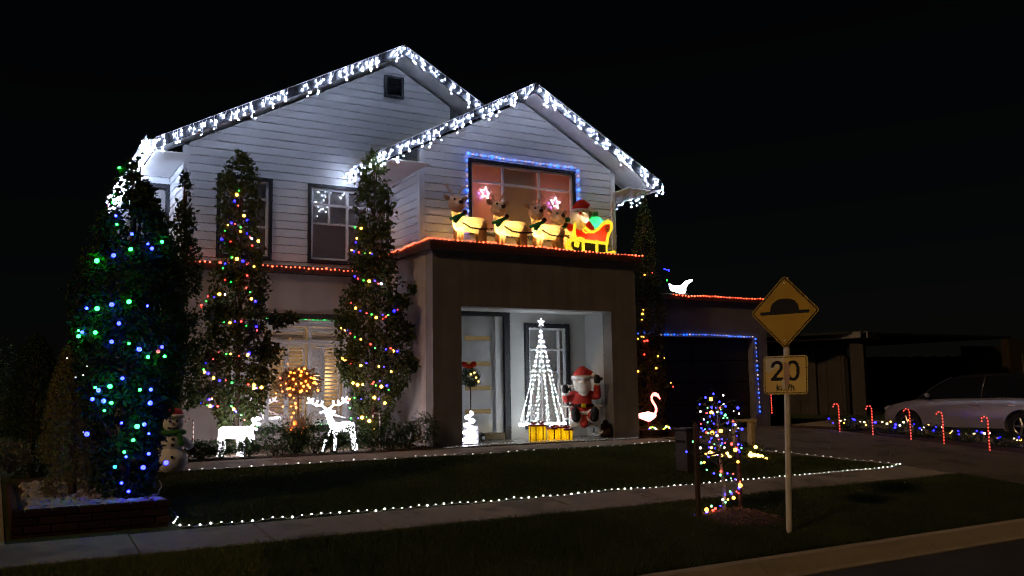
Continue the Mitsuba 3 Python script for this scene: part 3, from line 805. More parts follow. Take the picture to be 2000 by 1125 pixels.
string_of('red_light_string', 'red light string along the dark capping of the entry portico below the reindeer',
          run([(-0.12, 2.3, 3.70), (-0.12, -0.12, 3.69), (4.69, -0.12, 3.69)], 0.088, 21, 'r'), red, 0.0165, level=RED)
string_of('red_light_string', 'red light string along the capping of the left wing under the upper windows',
          run([(-4.08, 2.345, 3.43), (-0.10, 2.345, 3.41)], 0.088, 22, 'r'), red, 0.016, level=RED)
string_of('red_light_string', 'red light string along the top of the garage wall behind the road sign',
          run([(6.75, 1.39, 3.12), (9.86, 1.39, 3.13)], 0.092, 23, 'r'), red, 0.017, level=RED)
BLU = {'b': (0.02, 0.38, 2.8), 'a': (2.2, 0.9, 0.55), 'w': (1.3, 0.8, 0.6)}
a, b, c, d = UW
blue = 'blue light strings framing openings'
string_of('blue_light_string', 'blue light string framing the upper entry window',
          run([(a - 0.05, GY - 0.075, c + 0.05), (a - 0.05, GY - 0.075, d + 0.06)], 0.1, 31, 'bw') + run([(a, GY - 0.075, d + 0.07), (b, GY - 0.075, d + 0.07)], 0.087, 32, 'bw')
          + run([(b + 0.06, GY - 0.075, d + 0.02), (b + 0.06, GY - 0.075, c + 0.05)], 0.1, 33, 'bw'), blue, 0.031, 'wire_white', level=BLU, rad={'w': .015})
string_of('blue_light_string', 'blue light string framing the garage door opening',
          run([(4.8, GYF - 0.04, 2.20), (9.33, GYF - 0.04, 2.20)], 0.095, 34, 'bbw') + run([(9.36, GYF - 0.04, 2.14), (9.40, GYF - 0.04, 0.28)], 0.11, 35, 'bbw'), blue, 0.02, 'wire_white', level={'b': (0.02, 0.28, 2.4), 'w': (1.2, 1.0, 1.0)}, rad={'w': .014})
gr = 'green light strings at the shuttered window'
GL = {'g': (0.06, 3.2, 0.5), 'r': (2.0, 0.5, 0.4), 'w': (1.6, 1.7, 1.2)}
string_of('green_light_string', 'string of mostly green lights under the hood of the shuttered window',
          run([(-2.75, 2.43, 2.39), (-0.78, 2.43, 2.40)], 0.075, 41, 'ggwggr'), gr, 0.020, level=GL)
string_of('green_light_string', 'string of small green lights along the sill of the shuttered window',
          run([(-2.8, 2.34, 0.40), (-0.72, 2.34, 0.41)], 0.11, 42, 'gwg'), gr, 0.013, level={'g': (0.15, 1.3, 0.4), 'w': (0.9, 0.95, 0.7)})
WH = {'w': (3.6, 4.0, 3.6)}
lawn = 'white pea lights edging the lawn and paths'


def gpath(pts, dz=0.03):
    return [(x, y, float(ground_z(x, y)) + dz) for x, y in pts]


string_of('pea_light_string', 'white pea lights in a long straight row between front lawn and footpath',
          run(gpath([(-5.02, -4.40), (-5.11, -4.70), (-5.05, -4.83), (6.08, -4.85)], 0.045), 0.105, 51, 'w'), lawn, 0.0100, 'wire_white', level=WH)
put('lead', tube(along(gpath([(-5.02, -4.40), (-4.98, -3.9), (-5.06, -3.2), (-4.86, -2.4), (-4.80, -1.6)], .02), .1, .006, 5), .006, 5), 'wire_white', 'pea_light_string', smooth=True)
string_of('pea_light_string', 'sparse white pea lights along the garden path by the snowman',
          run(gpath([(-4.35, -1.40), (-3.1, -1.37), (-0.2, -1.36), (4.4, -1.2)], 0.04), 0.17, 52, 'w'), lawn, 0.009, 'wire_white', level={'w': (1.8, 1.9, 1.7)})
string_of('pea_light_string', 'tiny white pea lights along the front step of the porch',
          run([(0.0, -0.43, 0.055), (4.2, -0.43, 0.055)], 0.08, 53, 'w'), lawn, 0.007, 'wire_white', level={'w': (0.9, 0.95, 0.9)})
string_of('pea_light_string', 'faint white pea lights along the driveway edge of the lawn',
          run(gpath([(4.8, -2.1), (5.05, -3.0), (5.58, -3.8), (6.08, -4.8)], 0.045), 0.13, 54, 'w'), lawn, 0.008, 'wire_white', level={'w': (1.3, 1.3, 1.2)})

# ---------------------------------------------------------------- plants


def leaves(pts, size, seed, droop=0.3, fold=0.35, aspect=0.55):
    """folded diamond leaves at points"""
    g = np.random.default_rng(seed)
    n = len(pts)
    d = g.normal(size=(n, 3))
    d[:, 2] -= droop
    d /= np.linalg.norm(d, axis=1, keepdims=True)
    s = np.cross(d, g.normal(size=(n, 3)))
    s /= np.linalg.norm(s, axis=1, keepdims=True)
    u = np.cross(s, d)
    L = size * g.uniform(0.6, 1.25, n)[:, None]
    a, e = pts, pts + d * L
    mid = pts + d * L * 0.45
    l_, r_ = mid + s * L * aspect / 2 + u * L * fold * 0.3, mid - s * L * aspect / 2 + u * L * fold * 0.3
    v = np.stack([a, l_, e, r_], 1).reshape(-1, 3)
    k = np.arange(n)[:, None] * 4
    f = np.concatenate([k + [0, 1, 2], k + [0, 2, 3]], 0)
    return trimesh.Trimesh(v, f, process=False)


def crown_points(c, prof, n, seed, rough=0.5, shell=0.45, freq=4.5):
    g = np.random.default_rng(seed)
    zs = np.array([p[0] for p in prof])
    rs = np.array([p[1] for p in prof])
    out = []
    tot = 0
    while tot < n:
        m = n * 3
        z = g.uniform(zs[0], zs[-1], m)
        r = np.interp(z, zs, rs)
        keep = g.random(m) < (r / rs.max())
        z, r = z[keep], r[keep]
        th = g.uniform(0, 2 * math.pi, len(z))
        q = np.column_stack([np.cos(th), np.sin(th), z * 1.2])
        lump = 1 + rough * (meshkit.fbm(q * 1.9 + 13 + seed, 3, seed) - 0.5) * 1.6
        rho = r * lump * (shell + (1 - shell) * np.sqrt(g.random(len(z)))) * (1 + 0.05 * g.normal(size=len(z)))
        p = np.column_stack([c[0] + rho * np.cos(th), c[1] + rho * np.sin(th), z])
        hole = meshkit.noise(p * freq + 31 * seed, seed)
        p = p[hole > 0.36]
        out.append(p)
        tot += len(p)
    return np.vstack(out)[:n]


def tree(name, label, c, prof, n, seed, leaf='pear_leaf', size=0.075, trunk_r=0.05, limbs=16, cat_='tree', group=None, bark='bark', shell=0.4, rough=0.5, droop=0.3, extra=()):
    k = thing(name, label, cat_, group)
    g = random.Random(seed)
    z0 = float(ground_z(c[0], c[1])) - 0.03
    zt = prof[-1][0]
    ms = [tube([(c[0], c[1], z0), (c[0] + g.uniform(-.03, .03), c[1], z0 + (zt - z0) * .4), (c[0] + g.uniform(-.04, .04), c[1], z0 + (zt - z0) * .92)], [trunk_r, trunk_r * .7, trunk_r * .2], 8)]
    zs, rs = [p[0] for p in prof], [p[1] for p in prof]
    tips = []
    for i in range(limbs):
        t = (i + 0.5) / limbs
        zb = zs[0] + (zt - zs[0]) * t * 0.85
        th = i * 2.4 + g.uniform(-.4, .4)
        ztip = zb + (zt - zs[0]) * 0.14
        r = float(np.interp(ztip, zs, rs)) * 0.85
        p0 = np.array([c[0], c[1], zb - 0.1])
        p2 = np.array([c[0] + r * math.cos(th), c[1] + r * math.sin(th), ztip])
        ms.append(tube([p0, (p0 + p2) / 2 + np.array([0, 0, -0.03]), p2], [trunk_r * .4, trunk_r * .28, trunk_r * .1], 5))
        tips.append(p2)
    put('trunk', cat(*ms), bark, k, smooth=40)
    pts = crown_points(c, prof, n, seed, rough, shell)
    gg = np.random.default_rng(seed + 500)
    for (ex, ey, ez, er) in extra:
        q = gg.normal(size=(int(1500 * er), 3))
        q = q / np.linalg.norm(q, axis=1, keepdims=True) * gg.uniform(.3, 1.0, (len(q), 1)) * er * np.array([1, 1, .8]) + [ex, ey, ez]
        pts = np.vstack([pts, q[meshkit.noise(q * 9, seed) > .4]])
    put('crown', leaves(pts, size, seed, droop), leaf, k, kind='stuff')
    return k


PT1 = [(-0.25, 0.28), (0.11, 0.31), (0.65, 0.38), (1.05, 0.48), (1.35, 0.58), (1.85, 0.60), (2.39, 0.54), (2.75, 0.44), (3.17, 0.27), (3.47, 0.13), (3.77, 0.04)]
PT2 = [(0.30, 0.14), (0.77, 0.46), (1.11, 0.60), (1.64, 0.60), (2.16, 0.54), (2.85, 0.46), (3.55, 0.36), (4.24, 0.34), (4.86, 0.27), (5.14, 0.05)]
PT3 = [(0.24, 0.16), (0.89, 0.50), (1.46, 0.66), (2.11, 0.62), (2.77, 0.50), (3.52, 0.36), (4.27, 0.34), (5.11, 0.26), (5.51, 0.05)]
PT4 = [(0.14, 0.30), (0.69, 0.36), (1.79, 0.38), (2.89, 0.36), (3.77, 0.28), (4.54, 0.18), (5.15, 0.04)]
tree('leafy_tree', 'big dark column of foliage left of the house wound with blue and green lights', (-5.46, -3.75), PT1, 13000, 1, 'dark_leaf', 0.085, 0.06, 22, rough=0.25)
tree('pear_tree', 'upright leafy pear tree left of the shuttered window spiralled with coloured lights', (-3.20, 0.88), PT2, 6600, 2, size=0.10, rough=0.6, extra=((-3.75, .7, 1.55, .26), (-3.62, .55, 2.35, .22), (-2.6, .6, 2.25, .15), (-3.8, .9, 1.0, .25), (-2.75, .4, 1.7, .22), (-3.35, .5, 2.9, .18), (-2.42, .5, 2.28, .12)))
tree('pear_tree', 'upright leafy pear tree between the shuttered window and the entry portico', (-0.74, 0.95), PT3, 7200, 3, size=0.10, rough=0.6, extra=((-.05, .9, 2.1, .2), (.02, .8, 2.9, .16), (-1.4, .7, 2.3, .2), (-.02, .75, 1.5, .2), (-1.3, .7, 1.5, .22), (-.4, .5, 2.6, .2), (-1.02, .6, 3.4, .14), (-1.42, .5, 2.22, .1)))
tree('pear_tree', 'slender dark pear tree right of the portico with sparse amber lights', (5.45, 0.75), PT4, 6000, 4, size=0.07)
tree('pear_tree', 'thin unlit pear tree rising against the left corner of the white house', (-4.20, 0.30), [(0.8, .2), (1.9, .32), (3.0, .26), (3.9, .14), (4.6, .05)], 4200, 5, 'dark_leaf')
tree('pear_tree', 'thicker unlit pear tree directly behind the blue and green lit foliage, under the bright gutter', (-4.75, -0.60), [(0.3, .3), (1.7, .46), (2.6, .40), (3.4, .22), (3.85, .05)], 5200, 6, 'dark_leaf')
TR = {'a': .0245, 'b': .0185, 'g': .0145, 'r': .0145}
TL = {'a': (13, 5.2, .45)}
string_of('tree_light_string', 'widely spaced blue and green lights wound round the big dark foliage column', parse(T1_BULBS), 'light strings wound round trees', 0.0195, link=0.0,
          level={'b': (0.30, 0.40, 46.0), 'g': (0.30, 30.0, 1.0), 'w': (1.6, 1.6, 1.5), 'r': (3, .15, .1), 'c': (0.1, 2.4, 3.4)}, rad={'w': .008})
string_of('tree_light_string', 'multicoloured lights spiralling round the pear tree left of the shuttered window', parse(T2_BULBS), 'light strings wound round trees', 0.0180, rad=TR, level=TL)
string_of('tree_light_string', 'multicoloured lights spiralling round the pear tree beside the portico', parse(T3_BULBS), 'light strings wound round trees', 0.0180, rad=TR, level=TL)
string_of('tree_light_string', 'sparse amber lights up the left side of the slender tree right of the portico', parse(T4_BULBS), 'light strings wound round trees', 0.017, link=0.25)


def shrub(name, label, c, r, h, n, seed, leaf='dark_leaf', size=0.045, group=None, cat_='shrub', z0=0.03, kind=None):
    k = thing(name, label, cat_, group)
    g = np.random.default_rng(seed)
    pts = g.normal(size=(n * 2, 3))
    pts /= np.linalg.norm(pts, axis=1, keepdims=True)
    rad = g.uniform(0.45, 1.0, n * 2) * (0.75 + 0.5 * meshkit.fbm(pts * 1.8 + seed * 7, 3, seed))
    pts = pts * rad[:, None] * np.array([r, r, h * 0.55]) + np.array([c[0], c[1], z0 + h * 0.5])
    pts = pts[(pts[:, 2] > z0) & (meshkit.noise(pts * 9 + seed, seed) > 0.33)][:n]
    put('foliage', leaves(pts, size, seed, 0.0), leaf, k, kind='stuff')
    st = [rod((c[0], c[1], z0 - 0.04), (c[0] + r * .6 * math.cos(q), c[1] + r * .6 * math.sin(q), z0 + h * .6), 0.01, 0.004, 5) for q in (0.3, 1.5, 2.7, 3.9, 5.1)]
    put('stem', cat(*st), 'bark', k)
    return k


hedge = [(-3.95, .25, .30), (-3.62, .22, .30), (-3.25, .22, .28), (-2.82, .32, .56), (-2.45, .26, .42), (-2.15, .28, .52), (-1.85, .24, .40), (-1.50, .28, .50), (-1.15, .25, .44), (-0.85, .28, .48), (-0.50, .25, .48), (-0.22, .27, .62)]
HL = ['low dark shrub at the left end of the front bed, nearest the snowman', 'low dark shrub in front of the grazing light deer, left half', 'low dark shrub in front of the grazing light deer, right half', 'broad low shrub left of the orange lit topiary, largest there', 'low shrub left of and touching the orange lit grass clump', 'low shrub in front of the orange lit topiary trunk', 'low shrub between the orange topiary and the standing light deer', 'low shrub before the hind legs of the standing light deer', 'low shrub just right of the standing light deer', 'low shrub under the pear tree beside the portico', 'second low shrub from the portico in the front bed', 'tallest low shrub, at the right end against the portico side']
for i, (x, r, h) in enumerate(hedge):
    lab = HL[i]
    shrub('low_shrub', lab, (x, -0.08 + 0.05 * ((i * 5) % 3 - 1), 0), r, h, 900, 60 + i, group='low shrubs edging the front bed')

# conifers and bed at the left
tree('conifer', 'dull olive conifer in the pebble bed at the far left, nearest the footpath', (-5.93, -3.25), [(-0.18, .28), (0.2, .35), (0.8, .33), (1.3, .25), (1.55, .15), (1.66, .05)], 17000, 7, 'conifer_leaf', 0.03, 0.05, 10, 'conifer', shell=0.55, rough=0.3, droop=-0.4)
tree('conifer', 'dim taller conifer standing behind the olive one at the far left', (-6.25, -0.9), [(-0.06, .26), (0.5, .34), (1.2, .30), (1.65, .18), (1.85, .05)], 8000, 8, 'dark_leaf', 0.045, 0.05, 10, 'conifer', shell=0.55, rough=0.3, droop=-0.4)
shrub('added_hedge', 'added dark hedge bush hiding lit ground at the far left edge', (-8.6, 2.6, 0), 1.3, 2.0, 5000, 92, size=.09, cat_='hedge')  # both bushes added to cover bright ground and keep this edge black
shrub('added_hedge', 'second added dark hedge bush hiding lit ground farther back at the far left', (-7.4, 6.5, 0), 1.4, 2.2, 5000, 93, size=.09, cat_='hedge')
shrub('straw_shrub', 'pale straggly shrub poking out left of the olive conifer', (-6.55, -2.85, 0), 0.24, 0.30, 700, 90, 'straw_leaf', 0.05, None, 'shrub', 0.22)

brick_c = []
for i in range(4):
    q = 0.22 + 0.05 * i
    brick_c.append(bump('brick_%d' % i, (0.13 * q, 0.055 * q, 0.035 * q), f_grit, 0.003, 0.9))
wall = thing('brick_edging_wall', 'low dark red brick retaining edge round the pebble bed beside the footpath', 'retaining wall')
put('core', cat(box(-6.48, -5.14, -4.53, -4.45, -0.5, -0.075), box(-6.48, -6.40, -4.45, -1.0, -0.4, -0.075)), 'soil', wall)
rgb_ = random.Random(9)
for row in range(4):
    z = -0.345 + row * 0.078
    x = -6.55 - (0.12 if row % 2 else 0)
    while x < -5.14:
        xa, xb = max(x, -6.55), min(x + 0.225, -5.13)
        if xb - xa > 0.04:
            put('brick', box(xa, xb, -4.60 + rgb_.uniform(-.003, .003), -4.535, z, z + 0.068, 0.005), brick_c[rgb_.randrange(4)], wall)
        x += 0.235
    y = -4.53 + (0.12 if row % 2 else 0)
    if z > -0.30:
        while y < -1.2:
            put('brick', box(-6.55, -6.485, y, y + 0.225, z, z + 0.068, 0.005), brick_c[rgb_.randrange(4)], wall)
            y += 0.235
struct('pebble_bed_soil', sheet([-6.42, -5.12], [-4.44, -1.0], [-0.10, -0.02]), 'soil')
g_ = np.random.default_rng(77)
pp = np.column_stack([g_.uniform(-6.4, -5.15, 1500), g_.uniform(-4.42, -1.8, 1500)])
pp = np.column_stack([pp, -0.085 + (pp[:, 1] + 4.44) * 0.0233])
peb = scatter(BULB0, np.zeros((1500, 3)), 1.0)
v = np.tile(BULB0.vertices, (1500, 1)).reshape(1500, -1, 3) * (g_.uniform(0.016, 0.04, (1500, 1, 1)) * g_.uniform(0.7, 1.3, (1500, 1, 3)))
v[:, :, 2] *= 0.7
peb.vertices = (v + pp[:, None]).reshape(-1, 3)
P('pebble', (0.42, 0.38, 0.33), 0.8, 0.3)
put('pebbles', peb, 'pebble', smooth=True, label='pale river pebbles covering the bed under the conifers', cat='pebbles', kind='stuff')
struct('side_path', sheet([-9.5, -6.60], [-4.84, -0.8, 6], [0.08 * (-4.84 + 0.8) + 0.01, 0.01, 0.01]), 'kerb_concrete')

# grass: thin blades on the front lawn and on the nature strip
g_ = np.random.default_rng(5)


def blades(poly, n, h, seed):
    g = np.random.default_rng(seed)
    x0, y0, x1, y1 = poly.bounds
    p = np.column_stack([g.uniform(x0, x1, n * 2), g.uniform(y0, y1, n * 2)])
    import shapely
    p = p[shapely.contains_xy(poly, p[:, 0], p[:, 1])][:n]
    z = ground_z(p[:, 0], p[:, 1])
    th = g.uniform(0, math.pi, len(p))
    w = g.uniform(0.004, 0.008, len(p))
    hh = h * g.uniform(0.5, 1.3, len(p)) * (0.7 + 0.6 * meshkit.fbm(np.column_stack([p * 1.5, p[:, :1] * 0]), 3, seed))
    lean = g.normal(0, 0.45, (len(p), 2)) * hh[:, None]
    b = np.column_stack([p, z])
    dx = np.column_stack([np.cos(th) * w, np.sin(th) * w, 0 * w])
    tip = b + np.column_stack([lean, hh])
    v = np.stack([b - dx, b + dx, tip], 1).reshape(-1, 3)
    return trimesh.Trimesh(v, np.arange(len(v)).reshape(-1, 3), process=False)


lawn_poly = Polygon([(-5.05, -4.80), (6.05, -4.82), (5.55, -3.8), (5.0, -3.0), (4.78, -2.3), (4.72, -1.22), (0, -1.22), (0, -1.38), (-5.05, -1.38)])
put('lawn_grass', blades(lawn_poly, 130000, 0.045, 15), 'grass_blade', label='dark clipped grass of the front lawn between garden path and footpath', cat='grass', kind='stuff')
strip_poly = Polygon([(-5.0, -8.11), (-4.5, -5.76), (6.15, -5.78), (6.25, -8.11)])
put('verge_grass', blades(strip_poly, 150000, 0.06, 16), 'grass_blade', label='dark grass of the verge between footpath and kerb', cat='grass', kind='stuff')
strip2 = Polygon([(-9.5, -8.11), (-9.0, -5.76), (-4.5, -5.76), (-5.0, -8.11)])
put('verge_grass', blades(strip2, 60000, 0.05, 17), 'grass_blade_pale', label='paler olive grass of the verge at the bottom left corner', cat='grass', kind='stuff')
strip3 = Polygon([(10.35, -8.11), (9.7, -5.0), (16, -5.0), (16, -8.11)])
put('verge_grass', blades(strip3, 30000, 0.05, 18), 'grass_blade', label='dark grass of the neighbouring verge right of the driveway', cat='grass', kind='stuff')


# ---------------------------------------------------------------- inflatable reindeer, sleigh and rider on the portico ledge
LZ = 3.615
P('inf_hoof', (0.05, 0.03, 0.025), 0.7, 0.3)


def xf(m, loc, rz=0.0):
    return place(m, loc, rz)


def reindeer(label, loc, seed, lamp=(110, 78, 34), head_turn=0.0):
    k = thing('inflatable_reindeer', label, 'reindeer inflatable', 'inflatable reindeer team on the portico ledge')
    g = random.Random(seed)
    L = np.array(loc)
    s = lambda *p: tuple(p)
    # body: belly barrel, chest and neck in one skin (cream); x forward = -x
    m = body([[((-.14, 0, .50), .150), ((.30, 0, .50), .155)], [((-.14, 0, .50), .145), ((-.24, -.02, .70), .095)], [((-.24, -.02, .70), .09), ((-.27, -.05, .84), .08)]], 0.03, 8)
    put('body', xf(m, L), 'fab_cream', k, smooth=True)
    for x in (-0.17, 0.28):
        for y in (-0.085, 0.085):
            dx = 0.03 if x > 0 else -0.02
            leg = body([[((x, y, .40), .088 if x > 0 else .07), ((x + dx, y, .20), .062)], [((x + dx, y, .20), .062), ((x + dx, y, .055), .058)]], 0.03, 5)
            q = put('leg', xf(leg, L), 'fab_tan', k, smooth=True)
            put('hoof', xf(ball((x + dx - .015, y - .01, .045), .062, (1.15, 1, .7), 2), L), 'inf_hoof', q, smooth=True)
    # haunch patch
    put('haunch', xf(ball((.30, -.075, .46), .115, (.8, .8, 1.15), 2), L), 'fab_tan', k, smooth=True)
    # head facing the viewer
    hc = np.array([-.29, -.10, .86])
    hd = body([[(tuple(hc), .125), (tuple(hc + [.015, -.03, -.03]), .122)], [(tuple(hc + [0, -.07, -.045]), .085), (tuple(hc + [0, -.14, -.05]), .072)]], 0.025, 6)
    hd.vertices = hc + (hd.vertices - hc) * 1.18
    h = put('head', xf(hd, L), 'fab_head', k, smooth=True)
    put('nose', xf(ball(hc + [-.014, -.250, -.018], .040, (1.15, .8, .9), 2), L), 'fab_brown', h, smooth=True)
    for sx in (-1, 1):
        put('eye', xf(ball(hc + [sx * .078, -.124, .053], .023, (.8, .6, 1.2), 2), L), 'fab_black', h, smooth=True)
        ear = ball((0, 0, 0), .062, (1.15, .42, .8), 2)
        ear.apply_transform(trimesh.transformations.rotation_matrix(-sx * 0.55, [0, 1, 0]))
        put('ear', xf(ear, L + hc + [sx * .185, -.01, .10]), 'fab_tan', h, smooth=True)
        b0 = hc + [sx * .05, 0, .13]
        pts = [b0, b0 + [sx * .05, .01, .08], b0 + [sx * .10, .02, .17], b0 + [sx * .11, .0, .24]]
        ant = body([[(tuple(pts[i]), .014), (tuple(pts[i + 1]), .012)] for i in range(3)] + [[(tuple(pts[1]), .012), (tuple(pts[1] + [-sx * .045, -.02, .06]), .010)], [(tuple(pts[2]), .012), (tuple(pts[2] + [sx * .06, -.01, .03]), .010)]], 0.02, 3)
        put('antler', xf(ant, L), 'fab_head', h, smooth=True)
    # scarf: collar and hanging tail
    t = np.linspace(0, 2 * math.pi, 25)
    c0, n1, n2 = np.array([-.19, -.015, .64]), np.array([.92, 0, .38]), np.array([0, 1.0, 0])
    ring = [c0 + n1 * .135 * math.cos(q) + n2 * .135 * math.sin(q) for q in t]
    put('collar', xf(tube(ring, .034, 8), L), 'fab_scarf', k, smooth=True)
    put('scarf_end', xf(body([[(tuple(c0 + [-.04, -.14, -.03]), .035), (tuple(c0 + [-.16, -.20, -.13]), .045)]], 0.025, 4), L), 'fab_scarf', k, smooth=True)
    put('bell', xf(ball(c0 + [.06, -.165, .06], .046, (1, .8, 1), 2), L), 'fab_brown', k, smooth=True)
    # harness strap
    put('harness', xf(tube([(-.18, -.165, .50), (.0, -.17, .415), (.2, -.175, .40), (.46, -.16, .43)], .013, 6), L), 'fab_black', k, smooth=True)
    put('lamp', xf(ball((-.16, -.055, .42), .048, sub=2), L), 'bulb_glass', k, emit=lamp)
    put('lamp', xf(ball((.10, 0, .52), .024, sub=2), L), 'bulb_glass', k, emit=[q * .45 for q in lamp])
    return k


DX = 0.845
for i, lab in enumerate(('leading glowing reindeer, leftmost of the team beside the blue lit window frame', 'glowing reindeer second from the left, below the red lit left window bay',
                         'glowing reindeer third from the left, before the plain middle window bay', 'dim reindeer closest to the sleigh, half hidden behind its nose')):
    reindeer(lab, ((.89, 1.80, 2.66, 3.34)[i], (.36, .38, .40, .66)[i], LZ), i, lamp=(200, 145, 62) if i < 3 else (60, 36, 16))


SLOC, SYAW = (3.72, 0.36, LZ + 0.055), math.radians(-30)


def sp2(m):
    return place(m, SLOC, SYAW)


def U(X, Y):
    """sleigh side outline in its own units to metres"""
    return ((X - 885) * 0.00137, (985 - Y) * 0.00145)


def zp(pts):
    return Polygon([U(X, Y) for X, Y in pts])


def smoothpoly(p, r=0.02):
    return p.buffer(-r, 6).buffer(2 * r, 6).buffer(-r, 6)


sl = thing('inflatable_sleigh', 'inflatable red sleigh with glowing yellow scroll runners on the portico ledge', 'inflatable sleigh')
SW = 0.17


def puffy(poly, depth, at, edge=0.03):
    mesh = ext(poly, depth, at=at)
    mm = m3.Manifold(m3.Mesh(mesh.vertices.astype(np.float32), mesh.faces.astype(np.uint32)))
    if mm.status() != m3.Error.NoError:
        return mesh
    mm = mm.refine_to_length(edge).to_mesh()
    m = trimesh.Trimesh(mm.vert_properties[:, :3], mm.tri_verts, process=True)
    trimesh.smoothing.filter_taubin(m, lamb=0.5, nu=0.52, iterations=4)
    return m


GLOW = (0.95, 0.72, 0.035)
P('vinyl_yellow', (0.85, 0.72, 0.06), 0.5, 0.4)
red_body = smoothpoly(zp([(640, 700), (660, 580), (735, 530), (790, 600), (860, 665), (930, 670), (1010, 620), (1090, 545), (1185, 535), (1175, 640), (1125, 710), (1105, 800), (960, 785), (740, 755)]), .02)
put('tub', sp2(puffy(red_body, 2 * SW, -SW)), 'fab_red', sl, smooth=50)
trim = [(655, 740), (640, 640), (655, 540), (700, 500), (745, 515), (790, 580), (850, 630), (930, 645), (1000, 605), (1070, 530), (1140, 495), (1190, 525), (1195, 600), (1155, 665), (1130, 730), (1118, 820)]
put('scroll_trim', sp2(puffy(LineString([U(*q_) for q_ in trim]).buffer(.030, 8), 2 * SW + .05, -SW - .025)), 'vinyl_yellow', sl, smooth=50, emit=GLOW)
curl = [(655, 775), (700, 800), (690, 845), (650, 835), (652, 800)]
run_ = [(740, 745), (600, 745), (550, 790), (552, 860), (600, 920), (700, 955), (900, 965), (1100, 968), (1215, 945)]
rl = unary_union([LineString([U(*p_) for p_ in q]).buffer(w, 8) for q, w in ((run_, .042), (curl, .022), ([(770, 750), (770, 950)], .030), ([(970, 780), (970, 960)], .026), ([(740, 765), (1110, 810)], .028), ([(1115, 810), (1115, 950)], .016))])
put('runner', sp2(puffy(rl, 0.07, -SW - .02)), 'vinyl_yellow', sl, smooth=50, emit=GLOW)
put('runner', sp2(puffy(rl, 0.07, SW - .06)), 'vinyl_yellow', sl, smooth=50, emit=GLOW)
put('underside', sp2(ext(zp([(590, 770), (1110, 805), (1115, 940), (630, 925)]), 0.02, at=-SW + .06)), 'fab_black', sl)
put('inner_curl', sp2(tube([(U(X, Y)[0], -SW - .03, U(X, Y)[1]) for X, Y in [(1110, 660), (1150, 640), (1160, 590), (1125, 565), (1100, 590), (1115, 625), (1138, 612)]], .018, 6)), 'fab_tan', sl, smooth=True)
put('inner_curl', sp2(tube([(U(X, Y)[0], -SW - .03, U(X, Y)[1]) for X, Y in [(860, 650), (810, 665), (768, 635), (768, 600), (800, 592), (808, 622)]], .020, 6)), 'vinyl_yellow', sl, smooth=True, emit=GLOW)
put('lamp', sp2(ball((U(770, 0)[0], -SW - .05, .02), .03)), 'bulb_glass', sl, emit=(60, 48, 20))
put('lamp', sp2(ball((0.02, -.04, .33), .045)), 'bulb_glass', sl, emit=(50, 34, 18))
put('lamp', sp2(ball((0.22, -.04, .36), .03)), 'bulb_glass', sl, emit=(50, 34, 18))

rd = thing('inflatable_rider', 'inflatable figure in red with white beard sitting in the sleigh, one arm raised', 'inflatable figure')
RC = np.array([-.20, .0, -.02])
bd = body([[(tuple(RC + [.02, .02, .50]), .15), (tuple(RC + [.03, .02, .66]), .14)], [(tuple(RC + [-.10, -.02, .66]), .07), (tuple(RC + [-.20, -.04, .60]), .06)], [(tuple(RC + [-.20, -.04, .60]), .06), (tuple(RC + [-.25, -.06, .70]), .05)],
           [(tuple(RC + [.14, -.1, .68]), .08), (tuple(RC + [.22, -.16, .58]), .06)]], .03, 6)
put('coat', sp2(bd), 'fab_red', rd, smooth=True)
put('mitten', sp2(ball(RC + [-.265, -.07, .78], .062, (1, .7, 1))), 'fab_scarf', rd, smooth=True)
put('cuff', sp2(ball(RC + [-.255, -.065, .715], .052, (1, 1, .55))), 'fab_white', rd, smooth=True)
hc = RC + np.array([.0, -.03, .88])
HS = 1.30


def big(m):
    m = m.copy()
    m.vertices = hc + (m.vertices - hc) * HS
    return sp2(m)


hh = put('head', big(ball(hc, .125, (1, .95, 1.0), 3)), 'skin_pink', rd, smooth=True)
beard = body([[(tuple(hc + [0, -.06, -.05]), .115), (tuple(hc + [0, -.09, -.18]), .085)], [(tuple(hc + [-.08, -.05, 0]), .06), (tuple(hc + [-.06, -.08, -.1]), .07)], [(tuple(hc + [.08, -.05, 0]), .06), (tuple(hc + [.06, -.08, -.1]), .07)]], .025, 6)
put('beard', big(beard), 'fab_white', rd, smooth=True)
put('nose', big(ball(hc + [-.01, -.165, -.0], .024)), 'fab_red', hh, smooth=True)
for sx in (-1, 1):
    put('eye', big(ball(hc + [sx * .045, -.125, .045], .014, (1, .6, 1.2))), 'fab_black', hh, smooth=True)
hat = body([[(tuple(hc + [0, 0, .10]), .125), (tuple(hc + [.03, .01, .16]), .10)], [(tuple(hc + [.03, .01, .16]), .095), (tuple(hc + [.12, .0, .15]), .05)]], .025, 6)
put('hat', big(hat), 'fab_red', rd, smooth=True)
t = np.linspace(0, 2 * math.pi, 25)
put('hat_band', big(tube([hc + np.array([.128 * math.cos(q), .122 * math.sin(q), .065]) for q in t], .026, 8)), 'fab_white', rd, smooth=True)
put('pompom', big(ball(hc + [.17, -.01, .12], .042)), 'fab_white', rd, smooth=True)
put('lamp', sp2(ball(hc + [0, -.10, -.17], 0.035)), 'bulb_glass', rd, emit=(200, 170, 125))
put('lamp', sp2(ball(RC + [0.02, 0, .60], 0.04)), 'bulb_glass', rd, emit=(40, 28, 20))

